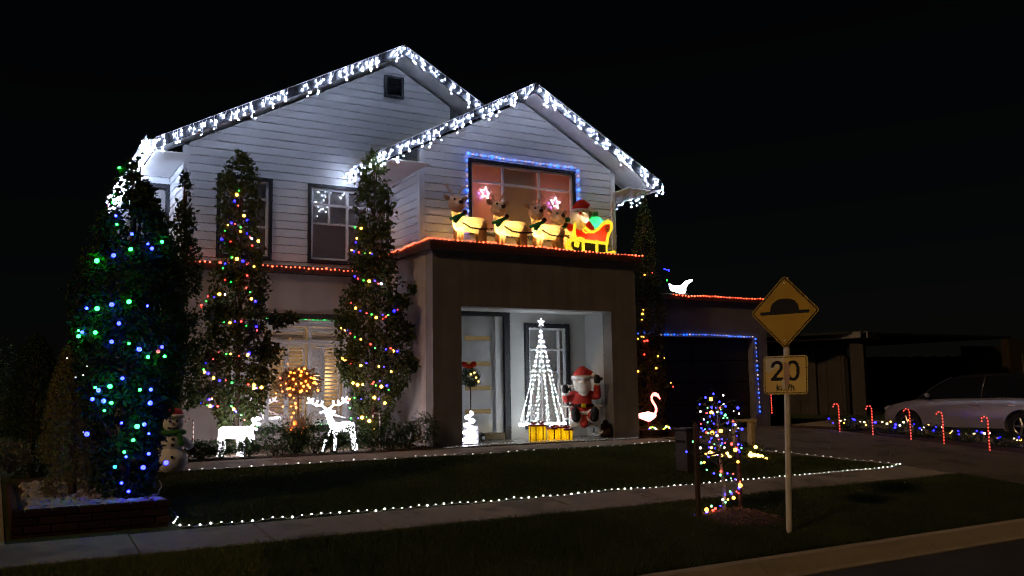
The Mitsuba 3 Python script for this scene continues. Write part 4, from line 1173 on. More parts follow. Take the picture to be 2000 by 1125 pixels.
sk = thing('inflatable_sack', 'glowing green toy sack bulging behind the red rider in the sleigh', 'inflatable sack')
SC = np.array([.16, .02, .66])
put('bag', sp2(body([[(tuple(SC), .155), (tuple(SC + [-.04, 0, .06]), .14)], [(tuple(SC + [-.08, 0, .1]), .08), (tuple(SC + [-.12, 0, .16]), .05)]], .03, 6)), 'fab_green', sk, smooth=True)
put('gift', sp2(box(.06, .17, -.06, .05, .80, .93, .01)), 'cloth_green', sk)
put('toy_bear', sp2(body([[(tuple(SC + [-.16, -.03, .25]), .05), (tuple(SC + [-.16, -.03, .18]), .045)]], .02, 4)), 'fab_tan', sk, smooth=True)
put('lamp', sp2(ball(SC + [.03, -.02, -.02], .045)), 'bulb_glass', sk, emit=(90, 105, 85))

# stars hanging in the red window bays
P('star_plastic', (0.7, 0.6, 0.65), 0.4, 0.4)


def star(c, ro, ri, depth, n=5, rot=0.0, axis='y'):
    pts = [((ro if i % 2 == 0 else ri) * math.sin(rot + i * math.pi / n), (ro if i % 2 == 0 else ri) * math.cos(rot + i * math.pi / n)) for i in range(2 * n)]
    ring = np.array([(c[0] + x, c[1], c[2] + z) for x, z in pts])
    v = np.vstack([ring, [c[0], c[1] - depth, c[2]], [c[0], c[1] + depth, c[2]]])
    f = []
    m = 2 * n
    for i in range(m):
        j = (i + 1) % m
        f += [(i, m, j), (j, m + 1, i)]
    t_ = trimesh.Trimesh(v, np.array(f), process=False)
    if t_.volume < 0:
        t_.invert()
    return t_


for (x, z, lab) in ((1.64, 4.92, 'pink white light star in the left red window bay'), (3.30, 4.87, 'violet white light star in the right red window bay')):
    k = thing('window_star', lab, 'star light', 'light stars in the upper window')
    fr = [np.array([x + (.13 if i % 2 == 0 else .055) * math.sin(i * math.pi / 5 + .1), GY + 0.04, z + (.13 if i % 2 == 0 else .055) * math.cos(i * math.pi / 5 + .1)]) for i in range(11)]
    put('star_tube', cat(*[rod(fr[i], fr[i + 1], .011, n=6) for i in range(10)]), 'bulb_glass', k, emit=(4.5, 2.4, 2.8))
    vio = [np.array([x - .15, GY + .04, z - .02]), np.array([x - .10, GY + .04, z - .10]), np.array([x + .04, GY + .04, z + .02])]
    put('violet_bulbs', scatter(BULB, vio, .02), 'bulb_glass', k, smooth=True, emit=(2.0, .5, 6.0), kind='stuff')
    put('cord', rod((x, GY + .04, z + .13), (x, GY + .04, 5.08), .004, n=5), 'wire_white', k)
wb = [(623, 372), (640, 400), (618, 392), (628, 395), (634, 388), (637, 380), (621, 399), (625, 410), (632, 405), (623, 402), (638, 410), (628, 406), (621, 420), (672, 373), (668, 380), (666, 378), (675, 369)]
pt = []
for px, py in wb:
    pt.append(('w', np.array([-1.52 + (px - 600) * 0.0103, MY + 0.045, 5.10 - (py - 358) * 0.0101])))
string_of('window_light_cluster', 'cluster of white lights hanging inside the upper window left of the portico', pt, None, 0.013, 'wire_white', link=.15, level={'w': (4.5, 5, 6)})

# ---------------------------------------------------------------- porch things
lt = thing('light_cone_tree', 'tall white cone of string lights with a star on top before the porch window', 'light tree')
TC = np.array([2.53, 0.42])
put('pole', rod((TC[0], TC[1], 0.045), (TC[0], TC[1], 2.24), .012, n=8), 'wire_white', lt)
g_ = np.random.default_rng(8)
bl = []
wires = []
for i in range(12):
    th = i * 2 * math.pi / 12 + .25
    e = np.array([TC[0] + .47 * math.cos(th), TC[1] + .40 * math.sin(th), 0.34])
    s0 = np.array([TC[0], TC[1], 2.20])
    q = [s0 + (e - s0) * t - np.array([0, 0, .10 * math.sin(math.pi * t)]) for t in np.linspace(0, 1, 7)]
    wires.append(np.array(q))
    for t in np.arange(0.03, 1.0, 0.046):
        p = s0 + (e - s0) * (t + g_.normal(0, .005)) - np.array([0, 0, .10 * math.sin(math.pi * t)])
        bl.append(p + g_.normal(0, .006, 3))
for i in range(64):
    th = i * 2 * math.pi / 64
    bl.append(np.array([TC[0] + .47 * math.cos(th), TC[1] + .40 * math.sin(th), 0.34 + g_.normal(0, .012)]))
put('white_bulbs', scatter(BULB, bl, .0100), 'bulb_glass', lt, smooth=True, emit=(17, 19, 20), kind='stuff', weight=4)
put('strand_wire', cat(*[tube(w_, .003, 4, False) for w_ in wires]), 'wire_white', lt, kind='stuff')
t = np.linspace(0, 2 * math.pi, 33)
put('base_ring', tube([(TC[0] + .47 * math.cos(q), TC[1] + .40 * math.sin(q), .33) for q in t], .006, 6), 'wire_white', lt)
put('star', star((TC[0], TC[1] - .01, 2.31), .10, .042, .03), 'star_plastic', lt, emit=(2.4, 2.6, 2.8))

P('lid_red', (0.22, 0.02, 0.02), 0.5, 0.4)
fabric('gift_gold', (0.92, 0.78, 0.06), 0.9)
gifts = [(2.10, .05, .145, .27, 'tall gold gift box left of the light tree pole, leftmost of the row'), (2.27, .07, .14, .27, 'tall gold gift box just left of the light tree pole'),
         (2.50, .04, .14, .20, 'gold gift box just right of the light tree pole'), (2.67, .07, .14, .22, 'gold gift box second from the rocking chair'), (2.84, .05, .16, .17, 'smallest gold gift box beside the rocking chair')]
for x, y, w_, h_, lab in gifts:
    k = thing('gift_box', lab, 'gift box', 'lit gold gift boxes on the porch')
    x += 0.0
    put('box', box(x - w_ / 2, x + w_ / 2, y - w_ / 2, y + w_ / 2, .047, .047 + h_, .006), 'gift_gold', k)
    put('lid', box(x - w_ / 2 - .008, x + w_ / 2 + .008, y - w_ / 2 - .008, y + w_ / 2 + .008, .047 + h_ + .001, .047 + h_ + .035, .006), 'lid_red', k)
    bow = body([[((x, y, .047 + h_ + .05), .018), ((x - .05, y, .047 + h_ + .075), .024)], [((x, y, .047 + h_ + .05), .018), ((x + .05, y, .047 + h_ + .075), .024)]], .02, 3)
    put('bow', bow, 'lid_red', k, smooth=True)
    put('lamp', ball((x, y, .047 + h_ * .5), .026), 'bulb_glass', k, emit=(15, 11, 2.0))
    put('ribbon', cat(box(x - .012, x + .012, y - w_ / 2 - .004, y - w_ / 2 - .001, .05, .047 + h_), box(x - w_ / 2 - .004, x - w_ / 2 - .001, y - .012, y + .012, .05, .047 + h_)), 'lid_red', k)

# rocking chair with the seated inflatable
P('chair_paint', (0.62, 0.61, 0.58), 0.5, 0.4)
ch = thing('rocking_chair', 'white painted timber rocking chair holding the red suited figure on the porch', 'rocking chair')
CX, CY = 3.42, 0.40
ROT = math.radians(-18)


def cm(m):
    return place(m, (CX, CY, 0.047), ROT)


for sx in (-1, 1):
    x = sx * .30
    put('leg', cm(rod((x, -.24, .05), (x, -.24, .60), .022)), 'chair_paint', ch)
    put('leg', cm(rod((x, .20, .05), (x, .30, 1.02), .022)), 'chair_paint', ch)
    put('rocker', cm(tube([(x, -.42 + .84 * t_, .03 + .10 * (2 * t_ - 1) ** 2) for t_ in np.linspace(0, 1, 9)], .022, 6)), 'chair_paint', ch)
    put('armrest', cm(box(x - .045, x + .045, -.32, .26, .60, .63, .008)), 'chair_paint', ch)
for j in range(6):
    put('seat_slat', cm(box(-.31, .31, -.27 + j * .082, -.27 + j * .082 + .07, .36, .385, .006)), 'chair_paint', ch)
for j in range(6):
    x = -.25 + j * .1
    put('back_slat', cm(rod((x, .22, .40), (x, .30, .98), .016)), 'chair_paint', ch)
put('top_rail', cm(box(-.32, .32, .275, .315, .95, 1.04, .01)), 'chair_paint', ch)
put('apron', cm(box(-.30, .30, -.262, -.245, .22, .35, .004)), 'chair_paint', ch)

sf = thing('seated_figure', 'inflatable figure in red suit and hat with white beard, waving from the rocking chair', 'inflatable figure')
SROT = math.radians(-25)


def sm(m):
    return place(m, (CX - .02, CY - .06, 0.44), SROT)


coat = body([[((0, 0, .14), .22), ((0, .02, .38), .19)], [((-.16, 0, .44), .09), ((-.31, -.06, .36), .075)], [((-.31, -.06, .36), .075), ((-.35, -.16, .44), .065)],
             [((.16, 0, .44), .09), ((.31, -.04, .42), .075)], [((.31, -.04, .42), .075), ((.30, -.08, .60), .065)]], .03, 6)
put('coat', sm(coat), 'cloth_red', sf, smooth=True)
for sx in (-1, 1):
    leg = body([[((sx * .10, -.08, .06), .12), ((sx * .17, -.30, .04), .10)]], .03, 5)
    put('leg', sm(leg), 'cloth_red', sf, smooth=True)
    boot = body([[((sx * .18, -.36, .0), .085), ((sx * .19, -.38, .13), .085)], [((sx * .18, -.33, .0), .08), ((sx * .18, -.36, .0), .08)]], .03, 5)
    put('boot', sm(boot), 'fab_black', sf, smooth=True)
    put('boot_cuff', sm(tube([(sx * .165 + .105 * math.cos(q), -.27, .04 + .105 * math.sin(q)) for q in t], .028, 8)), 'cloth_white', sf, smooth=True)
put('seat_drape', sm(body([[((0, -.19, .02), .10), ((0, -.23, -.12), .08)]], .03, 4)), 'cloth_red', sf, smooth=True)
put('belt', sm(tube([(.222 * math.cos(q), .01 + .218 * math.sin(q), .235) for q in t], .030, 8)), 'fab_black', sf, smooth=True)
put('buckle', sm(box(-.045, .045, -.255, -.235, .20, .275, .008)), 'gift_gold', sf)
put('coat_hem', sm(tube([(.20 * math.cos(q), -.03 + .24 * math.sin(q), .09) for q in t], .036, 8)), 'cloth_white', sf, smooth=True)
for cx_, cy_, cz_, ax in ((-.355, -.19, .475, 0), (.30, -.09, .66, 1)):
    put('cuff', sm(ball((cx_, cy_, cz_), .068, (1, .9, .7))), 'cloth_white', sf, smooth=True)
    mit = body([[((cx_, cy_ - .02, cz_ + .05), .062), ((cx_, cy_ - .03, cz_ + .12), .06)], [((cx_ + .04, cy_ - .03, cz_ + .07), .03), ((cx_ + .085, cy_ - .04, cz_ + .10), .028)]], .02, 4)
    put('mitten', sm(mit), 'fab_black', sf, smooth=True)
hd = np.array([.0, -.02, .70])
hs = put('head', sm(ball(hd, .165, (1.05, .95, 1), 3)), 'skin_pink', sf, smooth=True)
bd = body([[(tuple(hd + [0, -.08, -.06]), .13), (tuple(hd + [.02, -.13, -.17]), .11)], [(tuple(hd + [-.11, -.05, .0]), .07), (tuple(hd + [-.08, -.10, -.12]), .08)], [(tuple(hd + [.11, -.05, 0]), .07), (tuple(hd + [.09, -.10, -.12]), .08)]], .03, 6)
put('beard', sm(bd), 'cloth_white', sf, smooth=True)
put('nose', sm(ball(hd + [0, -.20, .0], .03)), 'skin_pink', hs, smooth=True)
for sx in (-1, 1):
    put('eye', sm(ball(hd + [sx * .055, -.152, .05], .016, (1, .5, 1.3))), 'fab_black', hs, smooth=True)
put('hat', sm(body([[(tuple(hd + [0, .01, .12]), .155), (tuple(hd + [.03, .02, .20]), .115)], [(tuple(hd + [.03, .02, .20]), .11), (tuple(hd + [.18, .0, .17]), .06)]], .03, 6)), 'cloth_red', sf, smooth=True)
put('hat_band', sm(tube([(hd[0] + .165 * math.cos(q), hd[1] + .155 * math.sin(q), hd[2] + .085) for q in t], .042, 8)), 'cloth_white', sf, smooth=True)
put('pompom', sm(ball(hd + [.24, -.02, .12], .06)), 'cloth_white', sf, smooth=True)

sb = thing('grey_sack', 'dark slumped sack on the porch floor right of the rocking chair', 'sack')
put('bag', place(body([[((0, 0, .14), .14), ((.0, .02, .22), .09)], [((0, .02, .24), .06), ((.02, .02, .32), .05)]], .03, 4), (3.80, .12, .03)), 'fab_brown', sb, smooth=True)
put('tie', place(tube([(.062 * math.cos(q), .02 + .062 * math.sin(q), .265) for q in t], .012, 6), (3.80, .12, .03)), 'stake_wood', sb, smooth=True)

# potted topiary with a red bow by the door
tp_ = thing('potted_topiary', 'clipped topiary ball on a thin stem with red bow beside the front door', 'topiary')
TX, TY = 0.93, 0.36
put('pot', cat(box(TX - .11, TX + .11, TY - .11, TY + .11, .047, .36, .01)), 'white_paint', tp_)
put('stem', rod((TX, TY, .30), (TX, TY, 1.15), .012), 'bark', tp_)
g_ = np.random.default_rng(3)
q = g_.normal(size=(1500, 3))
q /= np.linalg.norm(q, axis=1, keepdims=True)
put('foliage', leaves(q * g_.uniform(.10, .19, (1500, 1)) + [TX, TY, 1.25], .035, 33), 'dark_leaf', tp_, kind='stuff')
put('amber_bulbs', scatter(BULB, [(TX - .08, TY - .17, 1.30), (TX + .02, TY - .19, 1.24), (TX + .09, TY - .15, 1.17), (TX - .01, TY - .18, 1.33)], .018), 'bulb_glass', tp_, smooth=True, emit=(5, 3, .7), kind='stuff')
fabric('bow_cloth', (0.8, 0.1, 0.06), .8)
put('bow', place(body([[((0, 0, 0), .03), ((-.10, 0, .05), .055)], [((0, 0, 0), .03), ((.10, 0, .05), .055)]], .02, 4), (TX - .07, TY - .08, 1.44)), 'bow_cloth', tp_, smooth=True)

ob = thing('spiral_light_ornament', 'blazing white spiral light ornament standing at the left edge of the porch', 'light ornament')
OX, OY = 0.80, 0.16
sp = [(OX + (.15 - .10 * u) * math.cos(u * 26), OY + (.15 - .10 * u) * math.sin(u * 26), .06 + .56 * u) for u in np.linspace(0, 1, 90)]
put('light_tube', tube(sp, .026, 8), 'bulb_glass', ob, smooth=True, emit=(4.2, 4.2, 5))
put('base', spin([(0, 0), (.17, 0), (.17, .012), (0, .012)], (OX, OY, .046)), 'wire_white', ob)

# porch camera-like small door mat ornament
pg = thing('door_ornament', 'small round black and white ornament sitting on the door step', 'ornament')
put('body', body([[((1.32, .62, .10), .05), ((1.32, .62, .16), .035)]], .02, 4), 'fab_black', pg, smooth=True)
put('belly', ball((1.31, .585, .11), .035, (1, .6, 1.2)), 'cloth_white', pg, smooth=True)

# ---------------------------------------------------------------- glowing deer in the bed
def deer(name, label, parts, ant, level, grp='glowing white wire deer'):
    k = thing(name, label, 'light deer', grp)
    put('body', body(parts, .025, 5), 'bulb_glass', k, smooth=True, emit=level, weight=2.5)
    for a_ in ant:
        put('antler', cat(*[tube(s_, .018, 6) for s_ in a_]), 'bulb_glass', k, smooth=True, emit=level, weight=.5)
    return k


def fr(c, u):
    """frame: local (along u, across, up) -> world"""
    u = np.array(u, float) / np.hypot(*u)
    w_ = np.array([-u[1], u[0]])
    return lambda a_, b_, z_: (c[0] + u[0] * a_ + w_[0] * b_, c[1] + u[1] * a_ + w_[1] * b_, z_)


F = fr((-1.66, .34), (1, -.25))
H = lambda *q: F(*q)
parts = [[(H(.0, 0, .42), .085), (H(.24, .0, .44), .085)], [(H(-.06, 0, .46), .06), (H(-.14, 0, .66), .042)], [(H(-.14, 0, .70), .048), (H(-.13, -.12, .66), .030)],
         [(H(-.03, -.05, .40), .05), (H(-.17, -.06, .22), .03)], [(H(-.17, -.06, .22), .028), (H(-.22, -.06, .0), .024)], [(H(-.02, .05, .40), .05), (H(-.0, .06, .0), .024)],
         [(H(.26, -.05, .42), .05), (H(.30, -.06, .0), .024)], [(H(.27, .05, .42), .05), (H(.36, .06, .0), .024)],
         [(H(-.17, -.02, .70), .022), (H(-.26, -.03, .68), .016)], [(H(-.11, -.02, .70), .022), (H(-.02, -.03, .69), .016)]]
ants = []
for s_ in (-1, 1):
    q0 = H(-.14 + s_ * .03, 0, .74)
    q1, q2, q3, q4 = H(-.14 + s_ * .10, .0, .80), H(-.14 + s_ * .19, .0, .80), H(-.14 + s_ * .27, .0, .85), H(-.14 + s_ * .33, 0, .93)
    ants.append([[q0, q1, q2, q3, q4], [q1, H(-.14 + s_ * .09, 0, .87)], [q2, H(-.14 + s_ * .17, 0, .88)], [q3, H(-.14 + s_ * .24, 0, .92)], [q3, H(-.14 + s_ * .35, 0, .84)]])
deer('light_deer', 'glowing white deer with wide antlers standing under the shuttered window', parts, ants, (13, 12.6, 14))
F = fr((-3.36, .24), (1, -.30))
parts = [[(H(-.16, 0, .41), .10), (H(.10, .0, .40), .10)], [(H(.10, 0, .42), .075), (H(.22, 0, .44), .055)], [(H(.22, 0, .44), .06), (H(.27, -.04, .27), .040)],
         [(H(.10, -.05, .38), .06), (H(.12, -.06, .0), .032)], [(H(.08, .05, .38), .06), (H(.05, .06, .0), .03)], [(H(-.19, -.05, .40), .06), (H(-.17, -.06, .0), .03)], [(H(-.2, .05, .40), .06), (H(-.25, .06, .0), .03)]]
ants = []
for s_ in (-1, 1):
    q0, q1, q2 = H(.24, s_ * .05, .48), H(.30, s_ * .14, .54), H(.33, s_ * .20, .63)
    ants.append([[q0, q1, q2], [q1, H(.38, s_ * .12, .52)], [q1, H(.26, s_ * .18, .62)], [q2, H(.38, s_ * .25, .60)], [q0, H(.34, s_ * .06, .44)]])
deer('light_deer', 'glowing white deer grazing in the front bed left of the orange lit topiary', parts, ants, (13, 12.6, 14))

# orange lit standard topiary, with a lit grass clump at its foot
ot = thing('standard_topiary', 'round headed standard tree glowing with orange lights before the shuttered window', 'topiary')
OC = np.array([-2.28, .45])
put('trunk', rod((OC[0], OC[1], 0), (OC[0], OC[1], 1.05), .022, .015), 'bark', ot)
q = g_.normal(size=(3600, 3))
q /= np.linalg.norm(q, axis=1, keepdims=True)
q = q * (g_.uniform(.4, 1, (3600, 1))) * np.array([.42, .38, .29]) + [OC[0], OC[1], 1.17]
q = q[meshkit.noise(q * 8, 3) > .36]
put('crown', leaves(q, .05, 34, .2), 'straw_leaf', ot, kind='stuff')
string_of('orange_light_string', 'orange lights wound round the head and trunk of the standard tree', parse(O_BULBS), None, .017, link=.22, level={'a': (14, 2.3, .16), 'r': (10, .6, .3)})
k = thing('grass_clump', 'upright grass clump lit orange at the foot of the standard tree', 'ornamental grass')
cl = []
for i in range(420):
    th, rr = g_.uniform(0, 6.28), abs(g_.normal(0, .10))
    b0 = np.array([OC[0] + rr * math.cos(th), OC[1] - .02 + rr * math.sin(th), .03])
    tp0 = b0 + np.array([math.cos(th) * g_.uniform(.05, .3), math.sin(th) * g_.uniform(.05, .3), g_.uniform(.45, .75)])
    sd = np.array([-math.sin(th), math.cos(th), 0]) * .006
    md = (b0 + tp0) / 2 + [0, 0, .05]
    cl.append(np.array([b0 - sd, b0 + sd, md + sd, md - sd, tp0]))
v = np.vstack(cl)
n_ = np.arange(len(cl))[:, None] * 5
put('blades', trimesh.Trimesh(v, np.concatenate([n_ + [0, 1, 2], n_ + [0, 2, 3], n_ + [3, 2, 4]]), process=False), 'straw_leaf', k, kind='stuff')
put('orange_bulbs', scatter(BULB, [(OC[0] + dx_, OC[1] + dy_, z_) for dx_, dy_, z_ in ((.05, -.12, .42), (-.08, -.1, .50), (0.02, -.15, .36), (.12, -.05, .45), (-.14, -.08, .40))], .02), 'bulb_glass', k, smooth=True, emit=(30, 3.4, .3), kind='stuff')

# snowman half hidden at the left
sn = thing('inflatable_snowman', 'inflatable snowman with red hat and green scarf peeping out beside the dark foliage column', 'inflatable snowman')
SNC = np.array([-4.56, -1.32, float(ground_z(0, -1.32))])
for nm, z_, r_ in (('base', .17, .20), ('middle', .42, .155), ('head', .665, .135)):
    put(nm, ball(SNC + [0, 0, z_], r_, (1, 1, .95), 3), 'cloth_white', sn, smooth=True)
put('hat', ball(SNC + [.0, 0, .80], .125, (1, 1, .62), 3), 'cloth_red', sn, smooth=True)
put('hat_band', tube([SNC + np.array([.128 * math.cos(q_), .128 * math.sin(q_), .765]) for q_ in t], .03, 8), 'cloth_white', sn, smooth=True)
put('scarf', tube([SNC + np.array([.14 * math.cos(q_), .14 * math.sin(q_), .545]) for q_ in t], .036, 8), 'cloth_green', sn, smooth=True)
put('scarf_end', body([[(tuple(SNC + [.05, -.14, .53]), .035), (tuple(SNC + [.08, -.17, .40]), .04)]], .025, 3), 'cloth_green', sn, smooth=True)
vd = np.array([-.20, -.98])
for dx_, z_, r_ in ((-.045, .70, .018), (.045, .70, .018)):
    put('eye', ball(SNC + [dx_ + vd[0] * .12, vd[1] * .125, z_], r_), 'fab_black', sn, smooth=True)
for i in range(6):
    a_ = -1.0 + i * .4
    put('mouth_coal', ball(SNC + [vd[0] * .125 + .07 * math.sin(a_), vd[1] * .128, .625 - .022 * math.cos(a_)], .012), 'fab_black', sn, smooth=True)
put('nose', rod(SNC + [vd[0] * .12, vd[1] * .12, .665], SNC + [vd[0] * .2, vd[1] * .22, .655], .018, .004), 'lid_red', sn)
for z_, rr in ((.46, .155), (.38, .155), (.22, .20)):
    put('button', ball(SNC + [vd[0] * rr, vd[1] * rr, z_], .02), 'fab_black', sn, smooth=True)
put('arm', body([[(tuple(SNC + [.12, -.04, .44]), .06), (tuple(SNC + [.22, -.02, .34]), .055)]], .03, 3), 'cloth_white', sn, smooth=True)
put('mitten', ball(SNC + [.245, -.02, .30], .06, (1, .8, 1)), 'fab_brown', sn, smooth=True)

# flamingo over its planter
fl = thing('light_flamingo', 'red glowing flamingo light standing over the planter right of the portico', 'flamingo light')
FC = np.array([4.90, .10])
F = fr(FC, (1, -.35))
put('body', body([[(H(-.20, 0, .44), .055), (H(-.02, 0, .42), .105)], [(H(-.02, 0, .42), .10), (H(.10, 0, .44), .05)]], .025, 5), 'bulb_glass', fl, smooth=True, emit=(6.5, 1.7, 1.3), weight=1.5)
nk = [H(.10, 0, .46), H(.15, 0, .54), H(.13, 0, .64), H(.07, 0, .74), H(.07, 0, .83), H(.11, 0, .88), H(.16, 0, .86)]
from scipy.interpolate import make_interp_spline
nks = make_interp_spline(np.arange(7), np.array(nk), k=3)(np.linspace(0, 6, 25))
put('neck', tube(nks, .026, 8), 'bulb_glass', fl, smooth=True, emit=(6.0, .95, .75), weight=.6)
put('head', body([[(H(.14, 0, .87), .04), (H(.19, 0, .85), .032)], [(H(.19, 0, .85), .026), (H(.235, 0, .78), .014)]], .015, 4), 'bulb_glass', fl, smooth=True, emit=(6.0, 1.1, .8), weight=.4)
for dy in (-.03, .03):
    put('leg', rod(H(-.02, dy, .36), H(-.02, dy, .10), .008), 'lid_red', fl)
pl = thing('low_planter', 'low round dark planter with coloured lights under the flamingo', 'planter')
put('bowl', spin([(0, 0), (.26, 0), (.34, .14), (.32, .15), (.29, .11), (0, .10)], (4.98, .06, .02)), 'fab_brown', pl, smooth=35)
q = g_.normal(size=(500, 3)) * [.16, .16, .04] + [4.98, .06, .17]
put('foliage', leaves(q, .05, 35), 'dark_leaf', pl, kind='stuff')
pts_ = []
for i in range(22):
    u = i / 21
    pts_.append(('bagagwarga'[i % 10], np.array([4.66 + .64 * u, -.17 - .05 * math.sin(math.pi * u) + .1 * u, .17 + .05 * math.sin(3 * math.pi * u + .4)])))
string_of('planter_light_string', 'short coloured light string along the rim of the planter under the flamingo', pts_, None, .016, link=.2)

# white light bird on the garage capping
wo = thing('light_bird', 'blazing white light bird perched at the left end of the garage capping', 'light ornament')
F = fr((6.98, 1.42), (1, -.3))
put('body', body([[(H(-.18, 0, 3.28), .075), (H(.05, 0, 3.24), .10)], [(H(.05, 0, 3.27), .085), (H(.18, 0, 3.42), .045)], [(H(.18, 0, 3.42), .048), (H(.30, 0, 3.47), .03)], [(H(-.20, 0, 3.30), .05), (H(-.26, 0, 3.36), .03)]], .025, 5), 'bulb_glass', wo, smooth=True, emit=(3.2, 3.4, 3.3), weight=1.2)
put('stand', box(6.76, 7.16, 1.38, 1.46, 3.135, 3.16), 'wire_white', wo)

# candy canes
P('cane_white', (0.32, 0.05, 0.05), 0.4, 0.4)


def cane(name, label, c, z0, h, lit, group, yaw=2.6):
    k = thing(name, label, 'candy cane', group)
    R_ = h * .095
    ux, uy = math.cos(yaw), math.sin(yaw)
    p = [(c[0], c[1], z0 - .02), (c[0], c[1], z0 + (h - R_) * .5), (c[0], c[1], z0 + h - R_)]
    for q_ in np.linspace(0, math.pi * 1.15, 9)[1:]:
        o = R_ - R_ * math.cos(q_)
        p.append((c[0] + ux * o, c[1] + uy * o, z0 + h - R_ + R_ * math.sin(q_)))
    fine = along(p, .012, 0, 1)
    put('shaft', tube(fine, .013, 8), 'cane_white' if lit else 'chair_paint', k, smooth=True)
    bands = []
    for i in range(0, len(fine) - 3, 6):
        bands.append(tube(fine[i:i + 3], .0138, 8))
    put('stripe', cat(*bands), 'lid_red', k, smooth=True, kind='stuff')
    if lit:
        put('red_bulbs', scatter(BULB, [f_ + np.array([-.008, -.013, 0]) for f_ in fine[2::5]], .0135), 'bulb_glass', k, smooth=True, emit=(2.8, .20, .12), kind='stuff')
    return k


cg = 'lit candy canes edging the neighbouring bed'
for lab, x, y, h in (('red lit candy cane farthest from the street, at the left end of the row', 9.15, -1.08, .60), ('red lit candy cane second from the left, in front of the neighbour pillar', 9.47, -1.67, .60),
                     ('red lit candy cane in front of the front wheel of the parked car', 9.52, -2.54, .62), ('red lit candy cane before the door of the parked car', 9.58, -3.23, .62), ('red lit candy cane nearest the street, at the right end of the row', 9.47, -4.23, .63)):
    cane('candy_cane', lab, (x, y), float(ground_z(x, y)) + .02, h, True, cg)
cane('candy_cane', 'red lit candy cane behind the road sign pole by the garage', (9.52, 1.20), .35, .62, True, None)
cane('candy_cane', 'unlit candy cane standing in the front bed beside the snowman', (-3.93, .62), .03, .60, False, None, 2.9)
cane('candy_cane', 'unlit candy cane under the pear tree beside the portico', (-.90, .25), .03, .62, False, None, 2.9)
pts_ = []
g_ = np.random.default_rng(12)
base_ = along([(9.10, -.9, .24), (9.75, -1.6, .20), (10.0, -2.5, .12), (10.15, -3.4, .03), (10.25, -4.3, -.06), (10.4, -5.2, -.12)], .085, 0, 3)
for i, p in enumerate(base_):
    pts_.append(('bwbawbwbaw'[(i * 7) % 10], p + g_.normal(0, .05, 3) * [1, 1, .9]))
string_of('hedge_light_string', 'tangled blue and warm white lights along the low hedge beside the parked car', pts_, None, .019, link=.2, level={'w': (4.5, 3.8, 1.8), 'b': (.05, .08, 22)})
for i, (x, y) in enumerate(((9.75, -.9), (9.95, -1.7), (10.1, -2.5), (10.2, -3.3), (10.3, -4.1))):
    shrub('hedge_shrub', ['low hedge plant behind the candy cane farthest from the street', 'low hedge plant behind the second candy cane from the left', 'low hedge plant before the front wheel of the parked car', 'low hedge plant before the door of the parked car', 'low hedge plant at the right end, before the rear wheel of the parked car'][i], (x, y, 0), .42, .30, 900, 120 + i, group='hedge plants behind the candy canes', z0=float(ground_z(x, y)) + .01)

# ---------------------------------------------------------------- road signs
SG = np.array([0.54, -7.57])
sz = float(ground_z(*SG)) - 0.03
LEAN = np.array([0.030, -0.0175])      # the post leans a little
P('sign_yellow', (0.58, 0.36, 0.035), 0.5, 0.5)
P('sign_cream', (0.86, 0.64, 0.20), 0.3, 0.6)
P('sign_black', (0.015, 0.014, 0.013), 0.5, 0.4)
P('film_peel_and_glare', (0.80, 0.74, 0.56), 0.22, 0.6)  # serves peeled film and the painted glare patch alike
P('film_pink', (0.55, 0.34, 0.24), 0.4, 0.5)
NX, NY = -0.955, -0.296          # the plates face the traffic coming from the left
UXs = np.array([-NY, NX]) * -1.0
UXs = np.array([0.296, -0.955])  # reading direction, towards the street


def on_sign(m, z0, off):
    """local x = reading direction, local y = up, local z = out of the plate"""
    v = m.vertices
    w_ = np.column_stack([SG[0] + NX * (off + v[:, 2]) + UXs[0] * v[:, 0], SG[1] + NY * (off + v[:, 2]) + UXs[1] * v[:, 0], z0 + v[:, 1]])
    w_[:, :2] += LEAN * (w_[:, 2:] - sz)
    m2 = trimesh.Trimesh(w_, m.faces, process=False)
    if m2.volume < 0:
        m2.invert()
    return m2


def plate(poly, th):
    return trimesh.creation.extrude_polygon(poly, th, engine='earcut')


rs = thing('road_sign', 'yellow diamond road hump sign above a 20 km/h plate on a galvanised pole', 'road sign')
put('pole', rod((SG[0], SG[1], sz), (SG[0] + LEAN[0] * (2.16 - sz), SG[1] + LEAN[1] * (2.16 - sz), 2.16), .032, n=16), 'galv', rs, smooth=40)
put('pole_cap', spin([(0, 0), (.034, 0), (.034, .02), (0, .03)], (SG[0] + LEAN[0] * (2.16 - sz), SG[1] + LEAN[1] * (2.16 - sz), 2.161), 16), 'galv', rs)
a_ = 0.560
sq = sbox(-a_ / 2, -a_ / 2, a_ / 2, a_ / 2).buffer(-.035).buffer(.035, 6)
dia = affinity.rotate(sq, 45, origin=(0, 0))
DZ = 1.81
dp = put('diamond_plate', on_sign(plate(dia, .004), DZ, .036), 'sign_yellow', rs)
brd = affinity.rotate(sq.buffer(-.012).difference(sq.buffer(-.024)), 45, origin=(0, 0))
put('border', on_sign(plate(brd, .0012), DZ, .0405), 'sign_black', dp)
hump = Polygon([(-.28, -.035), (.28, -.035), (.28, .0), (.165, .0)] + [(.165 * math.cos(q_) * 1.0, .135 * math.sin(q_) ** .8) for q_ in np.linspace(.02, math.pi - .02, 20)] + [(-.165, .0), (-.28, .0)]).buffer(0)
put('hump_symbol', on_sign(plate(hump, .0014), DZ + .01, .0405), 'sign_black', dp)
for zz in (DZ + .31, DZ - .31):
    put('bolt', on_sign(place(trimesh.creation.cylinder(.011, .006, sections=12), (0, 0, 0)), zz, .043), 'galv', dp)
SZ = 1.135
sp_ = sbox(-.25, -.205, .25, .205).buffer(-.04).buffer(.04, 6)
